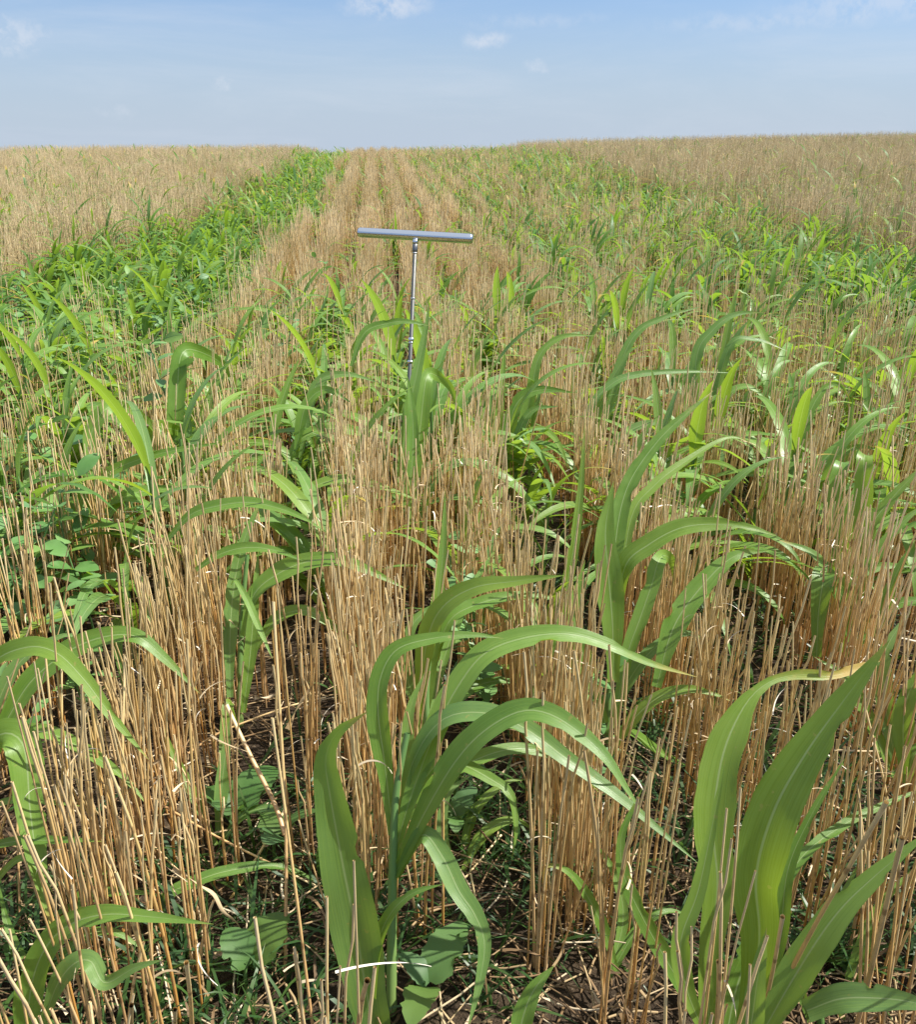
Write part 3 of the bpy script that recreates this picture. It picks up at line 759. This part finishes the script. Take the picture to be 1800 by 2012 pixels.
    hero(1590, 1090, "sorghum plant near the right side with a hooked blade bending over at its top", [(1590, 1090), (1590, 960)], [
        ([(1570, 980), (1572, 880), (1592, 810), (1622, 762), (1652, 758), (1672, 790)], 36, 0, .05, dict(k=.85)),
        ([(1640, 1010), (1668, 900), (1672, 840), (1676, 782)], 30, .0, .0, dict(k=.95, peak=.5)),
        ([(1600, 1000), (1650, 902), (1690, 878), (1752, 892)], 24, -.05, -.05),
        ([(1580, 1020), (1540, 930), (1480, 932), (1410, 945)], 26, 0, 0),
    ])
    hero(1660, 1290, "sorghum plant by the right edge with many crowded bright upright blades", [(1660, 1290), (1662, 1160)], [
        ([(1690, 1180), (1692, 1050), (1697, 960), (1698, 905)], 46, .05, .05, dict(k=.95, blunt=True)),
        ([(1650, 1180), (1640, 1040), (1640, 960), (1652, 918)], 40, .05, .1, dict(k=.95, blunt=True)),
        ([(1670, 1220), (1700, 1060), (1752, 980), (1830, 900)], 46, -.05, -.05, dict(k=.8)),
        ([(1650, 1280), (1665, 1150), (1722, 1115), (1800, 1112)], 46, -.1, -.1, dict(k=.75)),
        ([(1605, 1290), (1608, 1210), (1618, 1140)], 54, -.15, -.15, dict(k=.95, blunt=True)),
        ([(1660, 1250), (1700, 1130), (1760, 1040), (1830, 980)], 40, -.1, -.1, dict(k=.8)),
        ([(1670, 1260), (1640, 1150), (1600, 1090), (1530, 1060)], 34, -.1, -.1, dict(dry=.15)),
        ([(1680, 1280), (1740, 1200), (1800, 1180), (1850, 1190)], 40, -.1, -.15),
        ([(1660, 1290), (1720, 1230), (1760, 1130), (1800, 1060)], 40, -.15, -.15),
    ])
    hero(1770, 1560, "sorghum plant cut by the right edge with long blades behind the leaning straws", [(1770, 1560), (1775, 1400)], [
        ([(1760, 1500), (1740, 1380), (1740, 1280), (1790, 1200)], 56, 0, .05, dict(k=.85)),
        ([(1775, 1520), (1780, 1380), (1830, 1290)], 60, -.1, -.1, dict(k=.85)),
        ([(1760, 1530), (1700, 1400), (1660, 1330), (1600, 1290)], 40, 0, .05),
        ([(1780, 1540), (1800, 1480), (1860, 1450)], 50, -.1, -.1),
    ])
build_heroes()
print("heroes", len(bpy.data.objects))

# ------------------------------------------------------------------ sorghum: the other plants
def grown_leaf(hb, L, az, e0, droop, w, n, cols, twist=.3, dry=0.0, power=1.4):
    t = np.linspace(0, 1, n)
    e = e0 - droop * t ** power
    a = az + twist * t
    d = np.stack([np.cos(a) * np.cos(e), np.sin(a) * np.cos(e), np.sin(e)], -1) * (L / n)
    P = np.cumsum(d, 0) - d[0]; P[:, 2] += hb
    tw = rng.uniform(-.7, .7) * t
    Wh = np.stack([-np.sin(a), np.cos(a), 0 * t], -1); N = np.cross(nrm(d), Wh)
    Wv = Wh * np.cos(tw)[:, None] + N * np.sin(tw)[:, None]
    return ribbon(P, Wv, w / 2 * leaf_profile(t, .45, .35), cols, .25, .05 if cols > 3 else 0, rng.random() * 6)
def plant_parts(n, cols, wide=1.0, tall=1.0, wind=.74):
    hs = rng.uniform(.20, .34) * tall
    leanx, leany = rng.normal(.05, .06), rng.normal(0, .05)
    P = np.stack([leanx * np.linspace(0, 1, 6) * hs, leany * np.linspace(0, 1, 6) * hs, np.linspace(-.02, hs, 6)], -1)
    stem = tube(P, np.linspace(.0065, .004, 6), 6 if cols > 3 else 3)
    leaves = []
    m = rng.integers(6, 9)
    a0 = rng.uniform(-.9, .9)
    for i in range(m):
        f = (i + .5) / m
        az = a0 + (0 if rng.random() < wind else math.pi) + rng.normal(0, .65)
        top = f > .84
        L = rng.uniform(.30, .50) * tall * (.75 + .4 * math.sin(math.pi * min(f + .15, 1)))
        e0 = rng.uniform(1.15, 1.48) if top else rng.uniform(.75, 1.25)
        dr = rng.uniform(.6, 1.7) if top else rng.uniform(1.2, 2.4)
        w = rng.uniform(.023, .041) * wide
        g_ = grown_leaf(hs * (.12 + .85 * f), L, az, e0, dr, w, n, cols, rng.uniform(-.4, .4))
        V = g_[0].copy(); V[:, 0] += leanx * hs * f; V[:, 1] += leany * hs * f
        leaves.append((V,) + g_[1:])
    return stem, leaves
def dryness():
    r = rng.random()
    return 0.0 if r < .55 else (rng.uniform(.02, .14) if r < .9 else rng.uniform(.15, .5))
PP = []
for k in range(18):
    st, lv_ = plant_parts(15, 5)
    PP.append((Bag().add(st, rng.random()).mesh("stem", M_STEM), [Bag().add(l, rng.random(), dryness()).mesh("leaf", M_LEAF) for l in lv_]))
def far_proto(n, cols, wide):
    st, lv_ = plant_parts(n, cols, wide); b = Bag(); r0 = rng.random()
    b.add(st, r0)
    for l in lv_: b.add(l, (r0 + rng.uniform(0, .45)) % 1, dryness())
    return b.arr()
FP1 = [far_proto(9, 3, 1.0) for _ in range(24)]
FP2 = [far_proto(6, 2, 1.05) for _ in range(24)]
def plant_points():
    n = 60000
    x = rng.uniform(-20, 34, n); y = rng.uniform(1.0, 42, n); z = zone(x, y)
    area = 54 * 41.0; per = n / area                          # candidates per square metre
    d = np.select([z == 0, z == 1, z == 2, z == 3], [29.0, 34.0, 36.0, 11.0])
    d = np.where((z == 1) & (y > 4.5), 46.0, d); d = np.where((z == 2) & (x > 2.6), 54.0, d); d = np.where((z == 3) & (x < 0), 9.0, d)
    d = np.where((x > 7.0) & (x < 9.0), 15.0, d)
    d = np.where((z == 0) & (y > 5.5), 5.0, d)
    d = np.where((z == 1) & (y < 4.5), 32, d)
    d = np.where((z == 2) & (y < 4.5), 30.0, d)
    d = np.where((z == 3) & (x < 0) & (y < 10), 6.0, d)
    d = np.where((z == 3) & (x < -6), 8, d)
    d = np.where((z == 0) & (y < 2.0), 5.0, d)
    d = np.where((z == 2) & (y < 2.2), 8.0, d)
    d = np.where(y < 1.6, .4, d)
    d = np.where((z == 2), d * (.5 + vnoise(x, y, .7, 3.0)), d)
    k = rng.random(n) < d / per
    # the plants stand between the straw rows
    x, y = x[k], y[k]; hz = H(x, y)
    v, px, py, dd = in_view(x, y, hz + .4, 450)
    # keep the sight line to the probe as open as in the photograph
    pb, _ = on_ground(788, 1120)
    ang = x * pb[1] / np.maximum(y, .1) - pb[0]
    blk = (np.abs(ang) < .05) & (y < pb[1] + .1) & (y > .4)
    k = v & (dd > 1.2) & ~blk
    return x[k], y[k], hz[k]
px_, py_, pz_ = plant_points()
v, qx, qy, qd = in_view(px_, py_, pz_ + .45, -20)
order = np.argsort(np.where(v, qd, 1e6)); NI = 275
ind = order[:NI]; rest = np.setdiff1d(np.arange(len(px_)), ind)
def plant_label(i):
    x, y = px_[i], py_[i]; z = int(zone(np.array([x]), np.array([y]))[0])
    if z == 1: return "leafy sorghum plant crowded in the dense green strip left of the probe", "sorghum plants in the left green strip"
    if z == 3: return ("sorghum plant growing along the edge of the tall brown stubble on the left" if x < 0 else "sorghum plant growing along the edge of the tall brown stubble on the right"), "sorghum plants at the tall stubble edge " + ("on the left" if x < 0 else "on the right")
    if z == 2: return ("sorghum plant in the mixed green and tan ground right of the stubble rows, nearer part" if y < 4 else "sorghum plant in the mixed green and tan ground right of the stubble rows, farther part"), "sorghum plants in the right mixed ground, " + ("nearer" if y < 4 else "farther")
    b = on_ground(788, 1120)[0][1]
    if y < b: return "medium sorghum plant among the straw rows in front of the probe", "sorghum plants among the rows before the probe"
    return "sorghum plant among the straw rows beyond the steel probe", "sorghum plants among the rows beyond the probe"
for i in ind:
    lab, grp = plant_label(i)
    root = empty("sorghum_plant", (px_[i], py_[i], pz_[i]), lab, "sorghum plant", grp)
    root.rotation_euler = (0, 0, rng.normal(0, .4)); s = rng.uniform(.88, 1.28) * (.8 if py_[i] < 2 else 1.0)
    root.scale = (s, s, s)
    st, lv_ = PP[rng.integers(len(PP))]
    link_obj("stem", st, root)
    for l in lv_: link_obj("leaf", l, root)
n1 = rest[py_[rest] < 11]; n2 = rest[py_[rest] >= 11]
def plants_set(idx, protos):
    n = len(idx); s = rng.uniform(.88, 1.28, n)
    s = np.where(zone(px_[idx], py_[idx]) == 3, s * 1.1, s * np.where(py_[idx] > 8, .92, 1.0))
    return protos, rng.integers(0, len(protos), n), np.stack([px_[idx], py_[idx], pz_[idx]], -1), rng.normal(0, .5, n), np.stack([s, s], -1), rng.normal(0, .06, (n, 2))
o = link_obj("sorghum_stand", join_scatter("sorghum_stand", [plants_set(n1, FP1), plants_set(n2, FP2)], M_LEAF_FAR))
tag(o, "distant green sorghum growing in strips through the field towards the horizon", "sorghum", kind='stuff')

# ------------------------------------------------------------------ pea plants
def oval_leaf(L, w, n=9, cols=5, curl=.5):
    t = np.linspace(0, 1, n); e = .25 - curl * t
    P = np.stack([np.cumsum(np.cos(e)) * L / n, 0 * t, np.cumsum(np.sin(e)) * L / n], -1)
    prof = np.maximum(np.sin(np.pi * np.clip(t, .0, 1) ** .85) ** .65, .03)
    return ribbon(P, np.repeat([[0, 1.0, 0]], n, 0), w / 2 * prof, cols, .22, .05, rng.random() * 6)
def rot_place(geo, az, tilt, roll, loc):
    from mathutils import Euler
    M = np.array(Euler((roll, tilt, az), 'XYZ').to_matrix())
    return (geo[0] @ M.T + np.asarray(loc),) + geo[1:]
def tendril(loc, az, L=.09):
    t = np.linspace(0, 1, 26); e = .6 - .6 * t
    cur = az + np.where(t > .5, (t - .5) ** 1.5 * 26, 0)
    d = np.stack([np.cos(cur) * np.cos(e), np.sin(cur) * np.cos(e), np.sin(e) * .6], -1) * (L / 26 * np.where(t > .5, 1.0, 1.5))[:, None]
    return tube(np.cumsum(d, 0) + np.asarray(loc), np.linspace(.0009, .0004, 26), 4)
PEAS = []
for k in range(7):
    big = 1.4 if k < 3 else 1.0
    h = rng.uniform(.30, .46); t = np.linspace(0, 1, 12); ph = rng.random() * 6
    P = np.stack([.05 * np.sin(t * 4 + ph) * t, .05 * np.cos(t * 3 + ph) * t, h * t - .02], -1)
    stem = Bag().add(tube(P, np.linspace(.0028, .0016, 12), 6), rng.random()).mesh("stem", M_PEA)
    lv_ = []; tn = []
    for i in range(3, 12, 1):
        az = (i % 2) * math.pi + rng.normal(0, .5) + k
        for sgn in (-1, 1):
            gL = rot_place(oval_leaf(big * rng.uniform(.040, .062), big * rng.uniform(.020, .032)), az + sgn * .9, rng.uniform(-.6, .3), rng.normal(0, .4), P[i])
            lv_.append(Bag().add(gL, rng.random(), 0.0).mesh("leaflet", M_PEA))
        if i % 2:
            pt = P[i] + np.array([math.cos(az), math.sin(az), .35]) * .06
            gL = rot_place(oval_leaf(big * rng.uniform(.045, .068), big * rng.uniform(.022, .032)), az + rng.normal(0, .4), rng.uniform(-.8, .1), rng.normal(0, .5), pt)
            pet = tube(np.array([P[i], (P[i] + pt) / 2 + [0, 0, .006], pt]), .0011, 4)
            b = Bag().add(gL, rng.random()); b.add(pet, .5); lv_.append(b.mesh("leaflet", M_PEA))
            if i > 6: tn.append(Bag().add(tendril(pt, az), rng.random()).mesh("tendril", M_PEA))
    PEAS.append((stem, lv_, tn))
def put_pea(x, y, s, label, group=None, k=None):
    root = empty("pea_plant", (x, y, float(H(x, y))), label, "pea plant", group)
    root.rotation_euler = (0, 0, rng.random() * 6.28); root.scale = (s, s, s)
    st, lv_, tn = PEAS[rng.integers(3, len(PEAS)) if k is None else k]
    link_obj("stem", st, root)
    for l in lv_: link_obj("leaf", l, root)
    for l in tn: link_obj("tendril", l, root)
for (gx, gy, s, lab) in [(110, 1330, 1.05, "pale pea plant with large oval leaves behind the left stubble row, lower one"), (62, 1235, 1.15, "pea plant with upright folded leaves beside the left edge, taller one"), (185, 1250, 1.0, "pea plant with drooping leaves just left of the left straw row"), (30, 1290, 1.1, "pea plant cut by the left edge beside the bluish oval leaves"),
                         (170, 1420, .75, "short pea plant at the foot of the left straw stalks"), (950, 1420, .7, "pea plant with curling tendrils behind the centre sorghum"),
                         (1150, 1560, .62, "small pea plant with a hooded leaf left of the tall right-hand sorghum"), (290, 1130, .85, "pea plant with folded leaves between the left rows, under the long light blade"),
                         (920, 1280, .8, "pea plant with bushy top behind the tall spear leaf"), (60, 1560, .6, "low pea plant under the arching sorghum at the left edge")]:
    p, _ = on_ground(gx, gy); put_pea(p[0], p[1], s * 1.0, lab, None, rng.integers(3))
cnt = 0
for _ in range(900):
    x = rng.uniform(-2.6, 0.3); y = rng.uniform(2.3, 6.5)
    if cnt >= 22: break
    if x > -.7 and rng.random() < .9: continue
    vv, a, b_, c = in_view(np.array([x]), np.array([y]), np.array([.3]), 0)
    if not vv[0]: continue
    cnt += 1
    put_pea(x, y, rng.uniform(.9, 1.35), "green pea plant tangled among the grassy leaves left of the straw rows" if x <= -.7 else "green pea plant climbing among the straw rows near the probe",
            "pea plants in the left green strip" if x <= -.7 else "pea plants near the probe")

# ------------------------------------------------------------------ broad-leaved weeds on the ground
def broad_leaf(L, w, n=16, cols=9):
    t = np.linspace(0, 1, n); e = .75 - 1.1 * t
    P = np.stack([np.cumsum(np.cos(e)) * L / n, 0 * t, np.cumsum(np.sin(e)) * L / n], -1)
    prof = np.maximum(np.sin(np.pi * np.clip(t * .97 + .02, 0, 1) ** .75) ** .6, .03) * (1 + .07 * np.sin(t * 40))
    return ribbon(P, np.repeat([[0, 1.0, 0]], n, 0), w / 2 * prof, cols, .12, .05, rng.random() * 6)
for (gx, gy, L, w, nl, lab) in [(455, 1640, .12, .075, 3, "broad-leaved weed with pale rounded leaf in the gap behind the leaning brown stem"), (540, 1690, .09, .06, 3, "dark broad-leaved weed low beside the centre stubble row"),
                               (485, 1950, .09, .07, 2, "round dark weed leaf in the deep shade near the bottom of the gap"), (830, 1990, .11, .06, 3, "weed with wide shaded leaves at the foot of the centre sorghum"),
                               (880, 1650, .07, .04, 4, "low weed with small toothed leaves right of the centre sorghum stem")]:
    p, _ = on_ground(gx, gy); root = empty("broadleaf_weed", tuple(p), lab, "weed", "broad-leaved weeds on the soil")
    link_obj("stem", Bag().add(tube([[0, 0, -.01], [0, .002, .03], [.003, 0, .06]], [.004, .003, .0025], 6)).mesh("stem", M_STEM), root)
    for q in range(nl):
        az = q * 2.3 + rng.normal(0, .3) + (.6 if q == 0 else 0)
        s = 1 if q == 0 else rng.uniform(.55, .85)
        b = Bag().add(rot_place(broad_leaf(L * s, w * s), az, rng.uniform(-.5, .1), rng.normal(0, .2), (0.01, 0, .05)), rng.random())
        link_obj("leaf", b.mesh("leaf", M_WEED), root)

# ------------------------------------------------------------------ single straws seen large in the foreground
def lone(name, pts, wpx, z0, z1, label, mat=None, cat="straw", bag=None, sides=8):
    mat = mat or M_STRAW
    P = [unp(x, y, z0 + (z1 - z0) * i / (len(pts) - 1)) for i, (x, y) in enumerate(pts)]
    base = P[0]; C = catmull(P, 16) - base; t = np.linspace(0, 1, 16)
    r = wpx / F * (z0 + z1) / 4 * .58
    rad = r * (1.08 - .22 * t) * (1 + .10 * (np.abs(t - .46) < .05) + .22 * (t > .96))
    o = link_obj(name, Bag().add(tube(C, rad, sides), rng.random()).mesh(name, mat), None, tuple(base))
    return tag(o, label, cat, "single straws standing in the foreground")
def gz(px, py): return on_ground(px, py)[1]
for (b, pts, w, dz, lab) in [
    ((243, 1880), [(243, 1650), (241, 1480), (245, 1300)], 9, .0, "tallest pale straw stalk at the left, its cut top beside the arching blade"),
    ((150, 1860), [(120, 1600), (105, 1450), (86, 1255)], 9, -.05, "straw stalk with a knobbly grey top leaning left at the left side"),
    ((120, 1830), [(122, 1580), (122, 1440), (121, 1304)], 7, 0, "thin straw stalk just right of the knobbly-topped one"),
    ((40, 1840), [(35, 1660), (30, 1500), (27, 1432)], 8, 0, "short straw stalk near the left edge in front of the hanging blade"),
    ((560, 1930), [(562, 1640), (550, 1400), (537, 1182)], 11, .0, "long pale straw stalk left of the centre stubble row"),
    ((620, 2060), [(600, 1900), (585, 1780), (556, 1560), (535, 1410)], 10, -.05, "bent straw stalk in front of the broad-leaved weed"),
    ((690, 2120), [(705, 2010), (712, 1960), (722, 1925)], 18, -.25, "thick near straw stub with a pale cut top at the bottom centre"),
    ((380, 2140), [(378, 2040), (374, 1960), (366, 1890)], 15, -.25, "near straw stub with a pale cut top at the bottom left of the dark gap"),
    ((262, 2140), [(262, 2060), (258, 2010), (258, 1974)], 14, -.25, "short near straw stub at the bottom edge, left one"),
    ((345, 2140), [(345, 2070), (344, 2010), (344, 1982)], 13, -.28, "short near straw stub at the bottom edge, right one"),
    ((1272, 1800), [(1290, 1660), (1308, 1540), (1331, 1388)], 11, -.03, "tall straw stalk leaning right of the dark gap on the right"),
    ((1285, 1840), [(1300, 1720), (1315, 1620), (1336, 1498)], 10, -.06, "straw stalk leaning right with a frayed top, lower of the pair by the dark gap"),
    ((1135, 1850), [(1140, 1640), (1143, 1560), (1145, 1460)], 9, 0, "upright straw stalk in front of the arching centre blades"),
    ((1180, 1900), [(1172, 1640), (1180, 1540), (1185, 1455)], 8, 0, "upright dark-topped straw stalk right of the arching centre blades"),
    ((1655, 2120), [(1690, 1990), (1720, 1870), (1750, 1740), (1773, 1645)], 17, -.30, "thick out-of-line straw stalk leaning right at the right edge"),
    ((1460, 2160), [(1520, 1980), (1600, 1820), (1670, 1700), (1742, 1575)], 15, -.30, "long straw stalk slanting across the bottom right sorghum"),
    ((1480, 2130), [(1500, 2000), (1522, 1890), (1538, 1800)], 14, -.25, "straw stalk with a rounded top before the bottom right sorghum"),
    ((1405, 2100), [(1408, 2012), (1411, 1950), (1412, 1888)], 14, -.22, "short straw stub before the bottom right sorghum"),
    ((1760, 1850), [(1760, 1700), (1740, 1550), (1700, 1390)], 9, .0, "straw stalk leaning left at the right edge"),
    ((600, 2080), [(596, 2010), (588, 1940), (580, 1872)], 15, -.2, "straw stalk with flaky chaff at the bottom left of the broad blade"),
    ((960, 1990), [(952, 1900), (940, 1800), (925, 1716)], 7, -.02, "thin straw stalk at the foot of the centre sorghum"),
    ]:
    z = gz(*b); lone("straw_stalk", [b] + pts, w, z, z + dz, lab)
for (pts, w, z0, z1, lab) in [
    ([(560, 1640), (540, 1580), (490, 1480), (445, 1385)], 15, 1.55, 1.62, "thick brown broken stem leaning left over the gap"),
    ([(300, 1990), (370, 1880), (470, 1740), (560, 1590)], 11, 1.40, 1.62, "long broken straw slanting across the dark gap"),
    ([(720, 2000), (800, 1850), (900, 1740), (985, 1640)], 8, 1.35, 1.6, "broken straw slanting up right of the centre sorghum"),
    ([(370, 1480), (430, 1440), (560, 1390), (640, 1370)], 7, 1.75, 1.85, "pale straw lying level through the left stubble"),
    ([(300, 1570), (420, 1640), (520, 1690), (620, 1740)], 8, 1.6, 1.5, "brown straw lying low across the gap between the rows"),
    ([(200, 1580), (300, 1660), (340, 1700), (390, 1745)], 7, 1.6, 1.5, "fallen straw crossing the foot of the left stubble row"),
    ]:
    tag(lone("fallen_straw", pts, w, z0, z1, lab), None, "straw", "broken straws leaning across the gap")
def strip(pts, wpx, z, label):
    P = [unp(x, y, z) for x, y in pts]; base = P[0]; C = catmull(P, 26) - base
    T = nrm(np.gradient(C, axis=0)); Sp = nrm(np.cross(T, FWD)); t = np.linspace(0, 1, 26)
    Wv = nrm(Sp * np.cos(t * 5)[:, None] + np.cross(T, Sp) * np.sin(t * 5)[:, None])
    o = link_obj("dry_leaf_strip", Bag().add(ribbon(C, Wv, wpx / F * z / 2 * (1.05 - .75 * t), 3, .5), rng.random()).mesh("dry_leaf_strip", M_SHRED), None, tuple(base))
    tag(o, label, "dry leaf", "bleached dry leaf strips caught in the stubble")
strip([(340, 1705), (390, 1735), (420, 1755), (438, 1790), (462, 1810), (480, 1832), (508, 1836)], 11, 1.38, "curled white dry leaf strip hanging over the dark gap")
strip([(565, 1432), (580, 1395), (605, 1360), (622, 1338)], 10, 1.66, "white dry leaf strip curling up beside the centre stubble row")
strip([(500, 1369), (530, 1368), (553, 1362)], 9, 1.7, "short straight white leaf scrap beside the centre stubble row")
strip([(1140, 1490), (1155, 1500), (1172, 1512)], 11, 1.4, "tiny white leaf scrap on the arching centre blades")
strip([(300, 1500), (330, 1485), (352, 1510), (370, 1560), (395, 1570)], 6, 1.6, "thin white dry curl inside the left stubble row")

# ------------------------------------------------------------------ litter and small grass on the soil
def litter():
    b = Bag(); protos = []
    for k in range(14):
        L = rng.uniform(.05, .22); t = np.linspace(-.5, .5, 4); bend = rng.uniform(-.1, .1)
        P = np.stack([t * L, bend * L * t * t * 4, .004 + .02 * rng.random() * (t + .5)], -1)
        protos.append(Bag().add(tube(P, rng.uniform(.0012, .0022), 4), rng.random()).arr())
    for k in range(10):
        g_ = shred_geo(rng.uniform(.05, .13), .004, 8); V = g_[0].copy(); V[:, 2] = np.abs(V[:, 2]) * .5 + .004
        protos.append(Bag().add((V,) + g_[1:], rng.random()).arr())
    n = 13000
    y = .7 + 6.5 * rng.random(n) ** 1.6; x = rng.uniform(-1, 1, n) * (.6 + y * .62) + .09 * y
    z = H(x, y) + rng.random(n) ** 2 * .05
    me = scatter("straw_litter", protos, rng.integers(0, len(protos), n), np.stack([x, y, z], -1), rng.random(n) * 6.28, np.ones((n, 2)), rng.normal(0, .2, (n, 2)), M_LITTER, 1.0)
    tag(link_obj("straw_litter", me), "loose dry straw and chaff scattered over the soil between the rows", "litter", kind='stuff')
litter()
def grass():
    protos = []
    for k in range(10):
        b = Bag()
        for _ in range(7):
            b.add(grown_leaf(0, rng.uniform(.05, .16), rng.random() * 6.28, rng.uniform(.7, 1.4), rng.uniform(.3, 1.6), rng.uniform(.003, .006), 6, 2), rng.random())
        protos.append(b.arr())
    n = 2600
    y = .75 + 5 * rng.random(n) ** 1.5; x = rng.uniform(-1, 1, n) * (.6 + y * .62) + .09 * y
    k = vnoise(x, y, 2.0, 5.0) > .45; x, y = x[k], y[k]; n = len(x)
    me = scatter("grass", protos, rng.integers(0, 10, n), np.stack([x, y, H(x, y)], -1), rng.random(n) * 6.28, rng.uniform(.7, 1.5, (n, 1)) * np.ones((1, 2)), np.zeros((n, 2)), M_GRASS, 1.0)
    tag(link_obj("grass", me), "thin dark green grass seedlings on the soil between the rows", "grass", kind='stuff')
grass()
print("objects", len(bpy.data.objects), "tufts", len(tx), "plants", len(px_), "tall", n)
